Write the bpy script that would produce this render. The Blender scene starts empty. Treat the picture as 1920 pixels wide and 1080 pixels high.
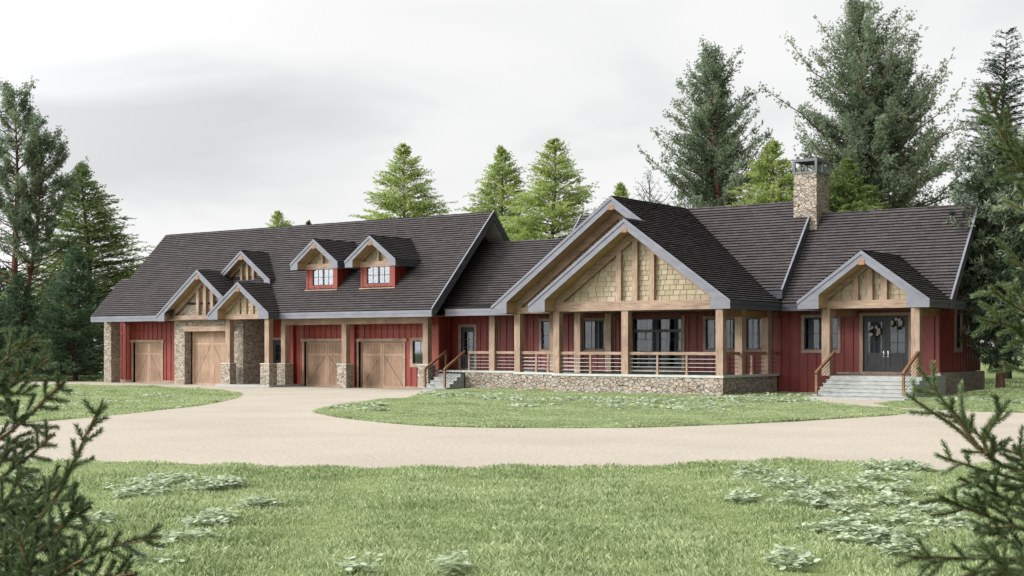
import bpy, math, random
import numpy as np
from mathutils import Vector, noise
R = math.radians
random.seed(7)
scene = bpy.context.scene
COL = scene.collection

# ------------------------------------------------------------------ camera model
F_PX, HOR, CX, CAMH = 2580.0, 650.5, 960.0, 2.1
TH = math.atan(1860/2580)
SN, CS = math.sin(TH), math.cos(TH)
def ray(px, py):
    r = (px-CX)/F_PX
    return (r*CS-SN, r*SN+CS, -(py-HOR)/F_PX)
def wx(px, Y):
    d = ray(px, HOR); return Y*d[0]/d[1]
def wz(px, py, Y):
    d = ray(px, py); return CAMH + Y/d[1]*d[2]
def wy(px, X):
    d = ray(px, HOR); return X*d[1]/d[0]
def sm(t): t = max(0., min(1., t)); return t*t*(3-2*t)
def terr(x, y):
    z = -0.157*sm((-38-x)/8)
    z += 0.28*sm((x+19.2)/2.2)*sm((y-55)/3)
    return z
def at(px, py, dz=0.0):
    d = ray(px, py); z = 0.0
    for _ in range(12):
        k = (z+dz-CAMH)/d[2]; x, y = k*d[0], k*d[1]; z = terr(x, y)
    return (x, y)
def dpt(px, D, z=None, py=None):
    r = (px-CX)/F_PX*D
    zz = z if z is not None else CAMH-(py-HOR)/F_PX*D
    return Vector((r*CS-D*SN, r*SN+D*CS, zz))

# ------------------------------------------------------------------ object helpers
def link(o, parent=None):
    COL.objects.link(o)
    if parent is not None:
        o.parent = parent
    return o
def tag(o, label=None, cat=None, group=None, kind=None):
    if label: o['label'] = label
    if cat: o['category'] = cat
    if group: o['group'] = group
    if kind: o['kind'] = kind
    return o
def empty(name, loc):
    o = bpy.data.objects.new(name, None); o.location = loc; o.empty_display_size = .3
    return link(o)
class MB:
    def __init__(s): s.v = []; s.f = []
    def poly(s, pts):
        n = len(s.v); s.v += [tuple(p) for p in pts]; s.f.append(tuple(range(n, n+len(pts))))
    def box(s, x0, x1, y0, y1, z0, z1):
        if x0 > x1: x0, x1 = x1, x0
        if y0 > y1: y0, y1 = y1, y0
        if z0 > z1: z0, z1 = z1, z0
        n = len(s.v)
        s.v += [(x0,y0,z0),(x1,y0,z0),(x1,y1,z0),(x0,y1,z0),(x0,y0,z1),(x1,y0,z1),(x1,y1,z1),(x0,y1,z1)]
        for q in ((0,3,2,1),(4,5,6,7),(0,1,5,4),(1,2,6,5),(2,3,7,6),(3,0,4,7)): s.f.append(tuple(n+i for i in q))
        return s
    def prism_y(s, poly, y0, y1):      # poly in (x,z)
        a = sum(poly[i][0]*poly[(i+1)%len(poly)][1]-poly[(i+1)%len(poly)][0]*poly[i][1] for i in range(len(poly)))
        if a < 0: poly = poly[::-1]
        n = len(s.v); m = len(poly)
        s.v += [(p[0], y0, p[1]) for p in poly]+[(p[0], y1, p[1]) for p in poly]
        s.f.append(tuple(n+i for i in range(m))); s.f.append(tuple(n+m+i for i in range(m))[::-1])
        for i in range(m):
            j = (i+1) % m; s.f.append((n+i, n+m+i, n+m+j, n+j))
        return s
    def prism_x(s, poly, x0, x1):      # poly in (y,z)
        a = sum(poly[i][0]*poly[(i+1)%len(poly)][1]-poly[(i+1)%len(poly)][0]*poly[i][1] for i in range(len(poly)))
        if a < 0: poly = poly[::-1]
        n = len(s.v); m = len(poly)
        s.v += [(x1, p[0], p[1]) for p in poly]+[(x0, p[0], p[1]) for p in poly]
        s.f.append(tuple(n+i for i in range(m))); s.f.append(tuple(n+m+i for i in range(m))[::-1])
        for i in range(m):
            j = (i+1) % m; s.f.append((n+i, n+m+i, n+m+j, n+j))
        return s
    def tube(s, pts, rad, seg=6, cap=True):
        pts = [Vector(p) for p in pts]; n0 = len(s.v)
        if not hasattr(rad, '__len__'): rad = [rad]*len(pts)
        for i, p in enumerate(pts):
            t = (pts[min(i+1, len(pts)-1)]-pts[max(i-1, 0)]).normalized()
            a = Vector((0, 0, 1)) if abs(t.z) < .9 else Vector((1, 0, 0))
            u = t.cross(a).normalized(); w = t.cross(u)
            for k in range(seg):
                an = 2*math.pi*k/seg
                s.v.append(tuple(p+(u*math.cos(an)+w*math.sin(an))*rad[i]))
        for i in range(len(pts)-1):
            for k in range(seg):
                k2 = (k+1) % seg
                s.f.append((n0+i*seg+k, n0+i*seg+k2, n0+(i+1)*seg+k2, n0+(i+1)*seg+k))
        if cap:
            s.f.append(tuple(n0+k for k in range(seg))[::-1]); s.f.append(tuple(n0+(len(pts)-1)*seg+k for k in range(seg)))
        return s
    def build(s, name, mat, parent=None, off=None, smooth=False, world=True):
        me = bpy.data.meshes.new(name); me.from_pydata(s.v, [], s.f)
        me.materials.append(mat); me.update()
        if smooth: me.polygons.foreach_set('use_smooth', [True]*len(me.polygons))
        o = bpy.data.objects.new(name, me); link(o, parent)
        if world and parent is not None:
            L = Vector((0, 0, 0)); p = parent
            while p is not None: L += p.location; p = p.parent
            o.location = -L
        return o
def np_mesh(name, verts, faces_n, mat, parent=None, tint=None, loops=None):
    """verts (N,3); faces_n: number of verts per face (3 or 4), consecutive"""
    me = bpy.data.meshes.new(name); N = len(verts)
    nf = N//faces_n
    me.vertices.add(N); me.vertices.foreach_set('co', verts.astype(np.float32).ravel())
    me.loops.add(N); me.loops.foreach_set('vertex_index', np.arange(N, dtype=np.int32))
    me.polygons.add(nf)
    me.polygons.foreach_set('loop_start', np.arange(0, N, faces_n, dtype=np.int32))
    me.polygons.foreach_set('loop_total', np.full(nf, faces_n, dtype=np.int32))
    if tint is not None:
        a = me.attributes.new('tint', 'FLOAT', 'POINT'); a.data.foreach_set('value', tint.astype(np.float32))
    me.materials.append(mat); me.update(); me.validate()
    o = bpy.data.objects.new(name, me); link(o, parent)
    return o

# ------------------------------------------------------------------ materials
def newmat(name):
    m = bpy.data.materials.new(name); m.use_nodes = True
    nt = m.node_tree; nt.nodes.clear()
    out = nt.nodes.new('ShaderNodeOutputMaterial'); b = nt.nodes.new('ShaderNodeBsdfPrincipled')
    nt.links.new(b.outputs[0], out.inputs[0]); return m, nt, b, out
def nd(nt, t, **kw):
    n = nt.nodes.new(t)
    for k, v in kw.items(): setattr(n, k, v)
    return n
def ramp(nt, stops, fac, interp='LINEAR'):
    r = nt.nodes.new('ShaderNodeValToRGB'); r.color_ramp.interpolation = interp
    e = r.color_ramp.elements
    while len(e) < len(stops): e.new(.5)
    for el, (p, c) in zip(e, stops): el.position = p; el.color = (*c, 1)
    nt.links.new(fac, r.inputs[0]); return r.outputs[0]
def coords(nt, scale=(1,1,1)):
    tc = nt.nodes.new('ShaderNodeTexCoord'); mp = nt.nodes.new('ShaderNodeMapping')
    mp.inputs['Scale'].default_value = scale
    nt.links.new(tc.outputs['Object'], mp.inputs[0]); return mp.outputs[0]
def noise_t(nt, vec, scale, detail=4, rough=.55, dist=0):
    n = nt.nodes.new('ShaderNodeTexNoise'); n.inputs['Scale'].default_value = scale
    n.inputs['Detail'].default_value = detail; n.inputs['Roughness'].default_value = rough
    n.inputs['Distortion'].default_value = dist
    nt.links.new(vec, n.inputs['Vector']); return n.outputs[0]
def bump(nt, b, h, strength, dist):
    n = nt.nodes.new('ShaderNodeBump'); n.inputs['Strength'].default_value = strength; n.inputs['Distance'].default_value = dist
    nt.links.new(h, n.inputs['Height']); nt.links.new(n.outputs[0], b.inputs['Normal']); return n
def mixc(nt, fac, a, b, mode='MIX'):
    n = nt.nodes.new('ShaderNodeMix'); n.data_type = 'RGBA'; n.blend_type = mode
    if isinstance(fac, (int, float)): n.inputs[0].default_value = fac
    else: nt.links.new(fac, n.inputs[0])
    for s, v in ((6, a), (7, b)):
        if isinstance(v, tuple): n.inputs[s].default_value = (*v, 1)
        else: nt.links.new(v, n.inputs[s])
    return n.outputs[2]
def simple(name, c1, c2, scale=3, stretch=(1,1,1), rough=.6, bs=.15, bd=.01, spec=.4, bscale=None):
    m, nt, b, _ = newmat(name); v = coords(nt, stretch)
    n = noise_t(nt, v, scale, 6)
    nt.links.new(ramp(nt, [(.3, c1), (.7, c2)], n), b.inputs['Base Color'])
    b.inputs['Roughness'].default_value = rough; b.inputs['Specular IOR Level'].default_value = spec
    if bs: bump(nt, b, noise_t(nt, v, bscale or scale*3, 6), bs, bd)
    return m
def wood(name, stretch, c1, c2, c3, rough=.6):
    m, nt, b, _ = newmat(name); v = coords(nt, stretch)
    n = noise_t(nt, v, 5, 8, .65, .6)
    n2 = noise_t(nt, coords(nt), .9, 3)
    c = ramp(nt, [(.28, c1), (.5, c2), (.72, c3)], n)
    c = mixc(nt, ramp(nt, [(.35, (0,0,0)), (.65, (1,1,1))], n2), c, mixc(nt, 1., c, (.72,.70,.70), 'MULTIPLY'))
    nt.links.new(c, b.inputs['Base Color']); b.inputs['Roughness'].default_value = rough
    b.inputs['Specular IOR Level'].default_value = .3
    bump(nt, b, n, .3, .01); return m
M = {}
WL = ((.18,.115,.078), (.355,.25,.178), (.47,.35,.265))
M['wood_v'] = wood('weathered timber upright', (3,3,.35), *WL)
M['wood_h'] = wood('weathered timber level', (.35,3,3), *WL)
M['wood_y'] = wood('weathered timber deep', (3,.35,3), (.16,.08,.045), (.30,.16,.09), (.40,.23,.14))
M['door_wood'] = wood('garage door planks', (4,4,.3), (.28,.175,.115), (.43,.295,.205), (.55,.40,.295))
M['door_plank'] = wood('garage door infill planks', (5,5,.25), (.21,.125,.078), (.34,.222,.148), (.45,.315,.22))
M['rail_wood'] = wood('stained handrail', (1,1,1), (.13,.06,.03), (.20,.10,.05), (.27,.15,.08))
M['trim_grey'] = wood('grey brown window trim', (2,2,2), (.18,.13,.10), (.30,.22,.18), (.38,.30,.25))
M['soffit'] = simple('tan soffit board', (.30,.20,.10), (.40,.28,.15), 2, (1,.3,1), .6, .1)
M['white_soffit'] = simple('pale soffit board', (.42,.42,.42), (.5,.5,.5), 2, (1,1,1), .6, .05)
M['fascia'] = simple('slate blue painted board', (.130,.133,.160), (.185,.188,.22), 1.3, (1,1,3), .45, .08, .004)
M['fascia_dark'] = simple('dark slate board', (.045,.048,.060), (.075,.078,.092), 1.3, (1,1,3), .45, .08, .004)  # darker slate tone for side eaves, barge boards and right eaves
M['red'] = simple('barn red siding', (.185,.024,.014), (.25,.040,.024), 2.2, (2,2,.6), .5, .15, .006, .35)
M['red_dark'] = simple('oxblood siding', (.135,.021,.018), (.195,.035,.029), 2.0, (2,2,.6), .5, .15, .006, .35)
M['concrete'] = simple('pale concrete', (.26,.27,.26), (.40,.41,.39), 4, (1,1,2.5), .8, .2, .01)
M['cap'] = simple('bluestone cap', (.40,.42,.39), (.52,.53,.49), 4, (1,1,1), .75, .1)
M['deck'] = simple('grey green decking', (.045,.055,.045), (.075,.085,.07), 4, (6,.3,1), .6, .1)
M['black'] = simple('black painted metal', (.012,.013,.016), (.02,.021,.025), 3, (1,1,1), .35, .0)
M['door_black'] = simple('charcoal door paint', (.022,.022,.026), (.04,.04,.045), 5, (2,2,.5), .45, .1, .003)
M['grey_metal'] = simple('grey painted steel', (.08,.085,.095), (.13,.137,.15), 3, (1,1,1), .45, .05)
M['cable'] = simple('steel cable', (.5,.5,.48), (.62,.62,.6), 3, (1,1,1), .35, 0)
M['dark_cable'] = simple('dark railing rod', (.02,.015,.012), (.03,.022,.018), 3, (1,1,1), .5, 0)
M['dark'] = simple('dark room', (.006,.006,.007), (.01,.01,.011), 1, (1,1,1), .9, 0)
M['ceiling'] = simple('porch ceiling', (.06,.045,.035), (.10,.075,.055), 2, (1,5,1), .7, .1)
M['refl_panel'] = simple('grey curtain', (.17,.175,.185), (.25,.255,.265), .6, (1,1,1), .9, 0)  # grey panels behind the panes, coloured to imitate reflections in the glass
M['steel'] = simple('brushed steel', (.55,.55,.55), (.65,.65,.65), 3, (1,1,1), .25, 0)
M['steel'].node_tree.nodes['Principled BSDF'].inputs['Metallic'].default_value = 1
M['bark'] = simple('red brown bark', (.07,.035,.02), (.17,.085,.05), 2, (3,3,.5), .9, .6, .05)
M['bark_dark'] = simple('dark bark', (.03,.022,.016), (.08,.055,.04), 2, (3,3,.5), .9, .6, .05)
M['twig'] = simple('brown twig', (.10,.055,.025), (.20,.12,.06), 20, (1,1,1), .8, 0)

def glass(name, refl=.5):
    m, nt, b, out = newmat(name)
    tr = nd(nt, 'ShaderNodeBsdfTransparent'); tr.inputs[0].default_value = (.72,.74,.76,1)
    gl = nd(nt, 'ShaderNodeBsdfGlossy'); gl.inputs['Roughness'].default_value = .03; gl.inputs[0].default_value = (.9,.93,.97,1)
    fr = nd(nt, 'ShaderNodeFresnel'); fr.inputs[0].default_value = 1.35
    ad = nd(nt, 'ShaderNodeMath', operation='MULTIPLY_ADD'); ad.inputs[1].default_value = 1.0; ad.inputs[2].default_value = refl
    nt.links.new(fr.outputs[0], ad.inputs[0])
    mx = nd(nt, 'ShaderNodeMixShader'); nt.links.new(ad.outputs[0], mx.inputs[0])
    nt.links.new(tr.outputs[0], mx.inputs[1]); nt.links.new(gl.outputs[0], mx.inputs[2])
    nt.links.new(mx.outputs[0], out.inputs[0]); return m
M['glass'] = glass('window glass', .0)
M['glass_mid'] = glass('tinted window glass', .05)
M['glass_bright'] = glass('coated window glass', .09)

def stone(name, scale, tint=(1,1,1)):
    m, nt, b, _ = newmat(name); v = coords(nt, (1, 1, 1.45))
    # jitter coordinates for irregular stones
    nz = nd(nt, 'ShaderNodeTexNoise'); nz.inputs['Scale'].default_value = 2.3; nt.links.new(v, nz.inputs['Vector'])
    mx = nd(nt, 'ShaderNodeVectorMath', operation='MULTIPLY_ADD'); mx.inputs[1].default_value = (.22,.22,.22)
    nt.links.new(nz.outputs['Color'], mx.inputs[0]); nt.links.new(v, mx.inputs[2])
    vo = nd(nt, 'ShaderNodeTexVoronoi', feature='DISTANCE_TO_EDGE'); vo.inputs['Scale'].default_value = scale
    vc = nd(nt, 'ShaderNodeTexVoronoi', feature='F1'); vc.inputs['Scale'].default_value = scale
    nt.links.new(mx.outputs[0], vo.inputs['Vector']); nt.links.new(mx.outputs[0], vc.inputs['Vector'])
    sep = nd(nt, 'ShaderNodeSeparateColor'); nt.links.new(vc.outputs['Color'], sep.inputs[0])
    c = ramp(nt, [(0,(.38,.33,.28)), (.2,(.50,.44,.38)), (.45,(.58,.52,.45)), (.62,(.50,.48,.43)), (.84,(.56,.45,.36)), (.9,(.44,.38,.32)), (.95,(.62,.57,.50))], sep.outputs[0], 'CONSTANT')
    fine = noise_t(nt, v, 14, 6)
    c = mixc(nt, .45, c, ramp(nt, [(.3,(.30,.28,.25)), (.7,(1,.96,.9))], fine), 'MULTIPLY')
    g = ramp(nt, [(.010,(0,0,0)), (.028,(1,1,1))], vo.outputs['Distance'])
    c = mixc(nt, g, (.055,.042,.034), c)
    c = mixc(nt, 1., c, tint, 'MULTIPLY')
    nt.links.new(c, b.inputs['Base Color']); b.inputs['Roughness'].default_value = .85
    b.inputs['Specular IOR Level'].default_value = .2
    h = ramp(nt, [(.0,(0,0,0)), (.05,(1,1,1))], vo.outputs['Distance'])
    ha = nd(nt, 'ShaderNodeMath', operation='MULTIPLY_ADD'); ha.inputs[1].default_value = .25
    nt.links.new(fine, ha.inputs[0]); nt.links.new(h, ha.inputs[2])
    bump(nt, b, ha.outputs[0], 1., .06); return m
M['stone'] = stone('field stone veneer', 4.8, (.82,.80,.78))
M['stone_small'] = stone('small field stone veneer', 5.8, (.90,.88,.85))

def roofmat(name):
    m, nt, b, _ = newmat(name)
    at_ = nd(nt, 'ShaderNodeAttribute', attribute_name='tint')
    v = coords(nt, (1,1,1))
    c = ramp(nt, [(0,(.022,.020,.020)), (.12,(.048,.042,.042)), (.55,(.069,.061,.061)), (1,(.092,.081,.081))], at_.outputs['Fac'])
    big = noise_t(nt, v, .45, 4)
    c = mixc(nt, .35, c, ramp(nt, [(.3,(.72,.68,.68)), (.7,(1.1,1.05,1.03))], big), 'MULTIPLY')
    c = mixc(nt, .35, c, ramp(nt, [(.35,(.55,.55,.55)), (.65,(1.2,1.2,1.2))], noise_t(nt, v, 22, 4)), 'MULTIPLY')
    nt.links.new(c, b.inputs['Base Color']); b.inputs['Roughness'].default_value = .75
    b.inputs['Specular IOR Level'].default_value = .3
    bump(nt, b, noise_t(nt, v, 30, 4), .5, .01); return m
M['roof'] = roofmat('dark brown shingles')

def shake(name):
    m, nt, b, _ = newmat(name)
    at_ = nd(nt, 'ShaderNodeAttribute', attribute_name='tint')
    c = ramp(nt, [(0,(.05,.035,.02)), (.1,(.17,.13,.08)), (.4,(.29,.235,.15)), (.75,(.37,.305,.20)), (1,(.43,.37,.27))], at_.outputs['Fac'])
    c = mixc(nt, .4, c, ramp(nt, [(.3,(.6,.58,.52)), (.7,(1.1,1.08,1.05))], noise_t(nt, coords(nt,(6,6,.8)), 6, 5)), 'MULTIPLY')
    nt.links.new(c, b.inputs['Base Color']); b.inputs['Roughness'].default_value = .7; return m
M['shake'] = shake('yellow cedar shakes')

def leafmat(name, c0, c1, c2, rough=.5, trans=.25, spec=.4):
    m, nt, b, out = newmat(name)
    at_ = nd(nt, 'ShaderNodeAttribute', attribute_name='tint')
    c = ramp(nt, [(0,c0), (.5,c1), (1,c2)], at_.outputs['Fac'])
    nt.links.new(c, b.inputs['Base Color']); b.inputs['Roughness'].default_value = rough
    b.inputs['Specular IOR Level'].default_value = spec
    tl = nd(nt, 'ShaderNodeBsdfTranslucent'); nt.links.new(c, tl.inputs[0])
    mx = nd(nt, 'ShaderNodeMixShader'); mx.inputs[0].default_value = trans
    nt.links.new(b.outputs[0], mx.inputs[1]); nt.links.new(tl.outputs[0], mx.inputs[2])
    nt.links.new(mx.outputs[0], out.inputs[0]); return m
M['pine'] = leafmat('blue green pine needles', (.075,.115,.060), (.235,.305,.19), (.47,.54,.40), .5, .4)
M['hemlock'] = leafmat('fresh green larch needles', (.20,.27,.06), (.42,.52,.17), (.62,.69,.32), .5, .5)
M['olive'] = leafmat('olive green larch needles', (.10,.16,.04), (.22,.30,.09), (.38,.47,.18), .5, .45)
M['spruce'] = leafmat('dark spruce needles', (.04,.085,.042), (.105,.18,.098), (.21,.30,.18), .5, .3)
M['cedar'] = leafmat('dark cedar needles', (.018,.042,.028), (.042,.082,.056), (.085,.14,.10))
M['yew'] = leafmat('glossy fir needles', (.03,.055,.028), (.085,.12,.065), (.36,.41,.31), .35, .15, .6)
M['near_needle'] = leafmat('near spruce needles', (.03,.055,.024), (.10,.15,.065), (.22,.29,.15), .4, .3)
M['near_pale'] = leafmat('pale near spruce needles', (.05,.09,.03), (.19,.26,.115), (.52,.60,.43), .4, .3)
M['grass'] = leafmat('lawn grass', (.14,.20,.07), (.36,.44,.21), (.64,.70,.44), .55, .45, .25)
M['clover'] = leafmat('pale clover leaves', (.19,.26,.13), (.38,.46,.29), (.60,.66,.49), .5, .25, .3)

def groundmat(name, stops, scale, big, bs):
    m, nt, b, _ = newmat(name); v = coords(nt)
    c = ramp(nt, stops, noise_t(nt, v, scale, 8, .7))
    c = mixc(nt, .6, c, ramp(nt, [(.3,(.82,.81,.8)), (.7,(1.08,1.07,1.05))], noise_t(nt, v, big, 5)), 'MULTIPLY')
    nt.links.new(c, b.inputs['Base Color']); b.inputs['Roughness'].default_value = .95
    b.inputs['Specular IOR Level'].default_value = .1
    bump(nt, b, noise_t(nt, v, scale*1.5, 6), bs, .02); return m
M['gravel'] = groundmat('fine beige gravel', [(.25,(.29,.255,.205)), (.5,(.42,.378,.315)), (.75,(.54,.49,.415))], 11, .22, .7)
M['soil'] = groundmat('lawn soil', [(.3,(.12,.15,.055)), (.6,(.20,.25,.10)), (.8,(.27,.30,.14))], 3, .3, .6)

# ------------------------------------------------------------------ terrain, driveway, lawns
def grid_mesh(name, xs, ys, dz, mat):
    v = [(x, y, terr(x, y)+dz) for y in ys for x in xs]; n = len(xs)
    f = [(j*n+i, j*n+i+1, (j+1)*n+i+1, (j+1)*n+i) for j in range(len(ys)-1) for i in range(n-1)]
    me = bpy.data.meshes.new(name); me.from_pydata(v, [], f); me.materials.append(mat); me.update()
    o = bpy.data.objects.new(name, me); return link(o)
xs = [-900,-500,-300,-200,-150]+[-120+2*i for i in range(75)]+[40,80,150,300,500,900]
ys = [-300,-100,-40,-10]+[2*i for i in range(60)]+[130,160,220,300,450,700,1200]
g = grid_mesh('ground', xs, ys, -.012, M['soil']); tag(g, kind='structure')

def smooth_poly(pts, n=6, closed=True):
    out = []; N = len(pts)
    for i in range(N if closed else N-1):
        p0, p1, p2, p3 = (np.array(pts[(i+k-1) % N] if closed else pts[min(max(i+k-1,0),N-1)], float) for k in range(4))
        for t in np.linspace(0, 1, n, endpoint=False):
            out.append(tuple(.5*((2*p1)+(-p0+p2)*t+(2*p0-5*p1+4*p2-p3)*t*t+(-p0+3*p1-3*p2+p3)*t**3)))
    if not closed: out.append(pts[-1])
    return out
def inside(poly, P):
    x, y = P[:, 0], P[:, 1]; c = np.zeros(len(P), bool); n = len(poly)
    for i in range(n):
        x1, y1 = poly[i]; x2, y2 = poly[i-1]
        with np.errstate(divide='ignore', invalid='ignore'):
            c ^= ((y1 > y) != (y2 > y)) & (x < (x2-x1)*(y-y1)/(y2-y1+1e-12)+x1)
    return c
# pavement: gravel sheet around the house; lawns are laid on it
drive = [at(-260, 715.5), at(100, 715.5), (-72.5, 57.2), (-59, 57.0), (-45.8, 57.0), (-44.2, 55.6), (-39,55.3), (-36,54.3), (-30, 54), (-26, 55.2), (-23, 55.5), (-19.3, 54.6),
         at(1760,751), at(1900, 757), at(2200, 768), at(2500, 900), at(1920, 905), at(1760, 905), at(1000, 905), at(0, 905), at(-400, 905)]
mb = MB(); fine = drive
from mathutils.geometry import delaunay_2d_cdt
def sheet(name, poly, dz, mat, step=1.5):
    poly = list(poly); P = np.array(poly); pts = [Vector((p[0], p[1])) for p in poly]; n = len(pts)
    gx, gy = np.meshgrid(np.arange(P[:,0].min(), P[:,0].max(), step), np.arange(P[:,1].min(), P[:,1].max(), step))
    G = np.stack([gx.ravel(), gy.ravel()], 1); G = G[inside(poly, G)]
    pts += [Vector((p[0], p[1])) for p in G]
    vs, es, fs, *_ = delaunay_2d_cdt(pts, [(i, (i+1) % n) for i in range(n)], [list(range(n))], 1, 1e-4)
    me = bpy.data.meshes.new(name)
    me.from_pydata([(v.x, v.y, terr(v.x, v.y)+dz) for v in vs], [], [tuple(f) for f in fs])
    me.materials.append(mat); me.update()
    for p in me.polygons:
        if p.normal.z < 0: p.flip()
    o = bpy.data.objects.new(name, me); return link(o)
dv = sheet('driveway', drive, .004, M['gravel'], 3.0); tag(dv, kind='structure')
def wob(poly, a, seed):
    out = []
    for i, (x, y) in enumerate(poly):
        k = noise.noise(Vector((x*.9, y*.9, seed))); k2 = noise.noise(Vector((x*.9, y*.9, seed+9)))
        out.append((x+a*k, y+a*k2))
    return out
A_ = lambda L: [at(*p) for p in L]
front_edge = A_([(-500,872),(-200,872),(0,869),(110,868),(200,867),(300,869),(400,873),(500,877),(600,880),(750,879),(900,881),(1000,879),(1150,878),(1300,872),(1400,869),(1500,867),(1620,869),(1700,872),(1765,882),(1830,874),(1920,872),(2100,872),(2500,872)])
front = smooth_poly(front_edge, 5, False)
front = wob(front, .12, 1)+[(12, 2), (12, -6), (-14, -6), (-30, 2)]
left_is = smooth_poly(A_([(-250,724),(-60,723),(100,722.5),(200,723),(300,725.5),(390,730),(440,735),(456,740),(440,748),(390,758),(300,769),(200,780),(100,789),(0,797),(-120,803),(-250,806)]), 5)
left_is = wob(left_is, .10, 2)
mid_pts = A_([(587,774),(612,765),(660,757),(710,752),(760,746),(795,739),(826,731)])
mid_pts += [(-43.8, 55.6), (-43.8, 56.7), (-39.1, 56.7), (-39.1, 54.4), (-35.6, 54.4), (-35.6, 52.6), (-26.9, 52.6), (-26.9, 58.2), (-24.2, 58.2), (-23.3, 55.2)]
mid_low = A_([(1508,748),(1530,757),(1580,760),(1630,764),(1690,771),(1701,775),(1660,780),(1580,785),(1480,791),(1350,797),(1200,802),(1050,803),(900,802),(780,798),(690,790),(625,782)])
mid = mid_pts+wob(smooth_poly(mid_low, 4, False), .07, 3)
right_is = A_([(1640,757.5),(1680,754),(1725,750)])+[(-19.2, 55.4), (-19.5, 58.0), (-19.4, 64), (-15, 68), (-6, 62)]+A_([(2300,775),(2100,772),(1920,774),(1820,772),(1740,768),(1670,763)])
def lawn(name, poly): return tag(sheet(name, poly, .008, M['soil'], 1.2), kind='structure')
for nme, pl in (('lawn', front), ('lawn', left_is), ('lawn', mid), ('lawn', right_is)): lawn(nme, pl)
back_lawn = None

# ------------------------------------------------------------------ grass blades
rng = np.random.default_rng(11)
def vterr(P):
    x, y = P[:, 0], P[:, 1]
    s = lambda t: (lambda u: u*u*(3-2*u))(np.clip(t, 0, 1))
    return -0.157*s((-38-x)/8)+0.28*s((x+19.2)/2.2)*s((y-55)/3)
def depth_px(P):
    D = -P[:,0]*SN+P[:,1]*CS; r = P[:,0]*CS+P[:,1]*SN
    return D, r
def sample(poly, dens_fn, n_try, dmin, dmax):
    P = np.array(poly); lo, hi = P.min(0), P.max(0)
    Q = rng.random((n_try, 2))*(hi-lo)+lo
    D, r = depth_px(Q)
    ok = (D > dmin) & (D < dmax) & (np.abs(r) < D*.44+1.)
    Q = Q[ok]; D = D[ok]; Q = Q[inside(poly, Q)]
    return Q
def blades(Q, h, w, lean=.5, tint_shift=0.):
    n = len(Q); D, _ = depth_px(Q)
    base = np.column_stack([Q, vterr(Q)+.003])
    az = rng.random(n)*2*np.pi
    # coherent lean field
    fx = np.sin(Q[:,0]*1.7+Q[:,1]*.6)+np.sin(Q[:,0]*.5-Q[:,1]*1.9+2); az = az*.85+fx*.8
    hh = h*(.55+.75*rng.random(n))*(.8+.35*np.sin(Q[:,0]*1.1+1)*np.sin(Q[:,1]*.9)+.25*np.sin(Q[:,0]*3.1+Q[:,1]*2.3))
    L = lean*(.3+rng.random(n))
    ld = np.column_stack([np.cos(az), np.sin(az), np.zeros(n)])
    wa = rng.random(n)*2*np.pi; wd = np.column_stack([np.cos(wa), np.sin(wa), np.zeros(n)])*w[:,None]*.5 if hasattr(w,'__len__') else np.column_stack([np.cos(wa), np.sin(wa), np.zeros(n)])*w*.5
    up = np.array([0,0,1.])
    midp = base+up*(hh*.6)[:,None]+ld*(hh*L*.35)[:,None]
    tip = base+up*(hh*(1-.25*L))[:,None]+ld*(hh*L)[:,None]
    # two triangles: base quad collapsed -> (b-w, b+w, mid) & (mid-w.., tip): use quad b-w,b+w,mid+.6w,tip
    V = np.stack([base-wd, base+wd, midp+wd*.8, tip], 1).reshape(-1, 3)
    t = .48+.27*rng.standard_normal(n)+.10*np.sin(Q[:,0]*.8+Q[:,1]*.5)*np.sin(Q[:,1]*1.1)+.13*np.sin((Q[:,0]*CS+Q[:,1]*SN)*2.1+2*np.sin((Q[:,1]*CS-Q[:,0]*SN)*1.7))*np.sin((Q[:,1]*CS-Q[:,0]*SN)*5.3+1.5*np.sin((Q[:,0]*CS+Q[:,1]*SN)*1.3))+tint_shift
    return V, np.repeat(np.clip(t, 0, 1), 4)
def grass_obj(name, parts, label):
    V = np.concatenate([p[0] for p in parts]); T = np.concatenate([p[1] for p in parts])
    o = np_mesh(name, V, 4, M['grass'], None, T); tag(o, label, 'grass', kind='stuff'); return o
G = []
Q = sample(front, None, 2600000, 10, 30)
D, _ = depth_px(Q); Q = Q[rng.random(len(Q)) < np.clip((14/D)**1.5, 0, 1)]; D, _ = depth_px(Q)
G.append(blades(Q, .090, .004+.00045*D, .55))
grass_obj('grass', G, 'short pale green grass of the wide front lawn nearest the camera')
G = []
Q = sample(left_is, None, 800000, 30, 110); D, _ = depth_px(Q); Q = Q[rng.random(len(Q)) < np.clip((35/D)**1.3, 0, 1)]; D, _ = depth_px(Q)
G.append(blades(Q, .085, .0004*D+.012, .8, .04)); nL = len(Q)
grass_obj('grass', G, 'short grass of the lawn island in front of the left garage doors')
Q = sample(mid, None, 1500000, 25, 90); D, _ = depth_px(Q); Q = Q[rng.random(len(Q)) < np.clip((35/D)**1.1, 0, 1)]; D, _ = depth_px(Q)
grass_obj('grass', [blades(Q, .085, .0004*D+.012, .8, .04)], 'short grass of the curved lawn below the stone porch base')
Q = sample(right_is, None, 500000, 25, 90); D, _ = depth_px(Q)
grass_obj('grass', [blades(Q, .10, .0004*D+.014, .8, -.03)], 'short grass on the right beside the stone house corner')
bk = [(-140, 57.5), (-73, 57.5), (-73, 66), (-140, 90)]
bk2 = [(-19.2,64),(-45,67),(-45,80),(-15,90),(5,75),(-15,66)]
Q = np.concatenate([sample(bk, None, 250000, 60, 130), sample(bk2, None, 90000, 55, 100)])
grass_obj('grass', [blades(Q, .16, np.full(len(Q), .07), .8, -.12)], 'rougher grass behind the house under the trees')

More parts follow.
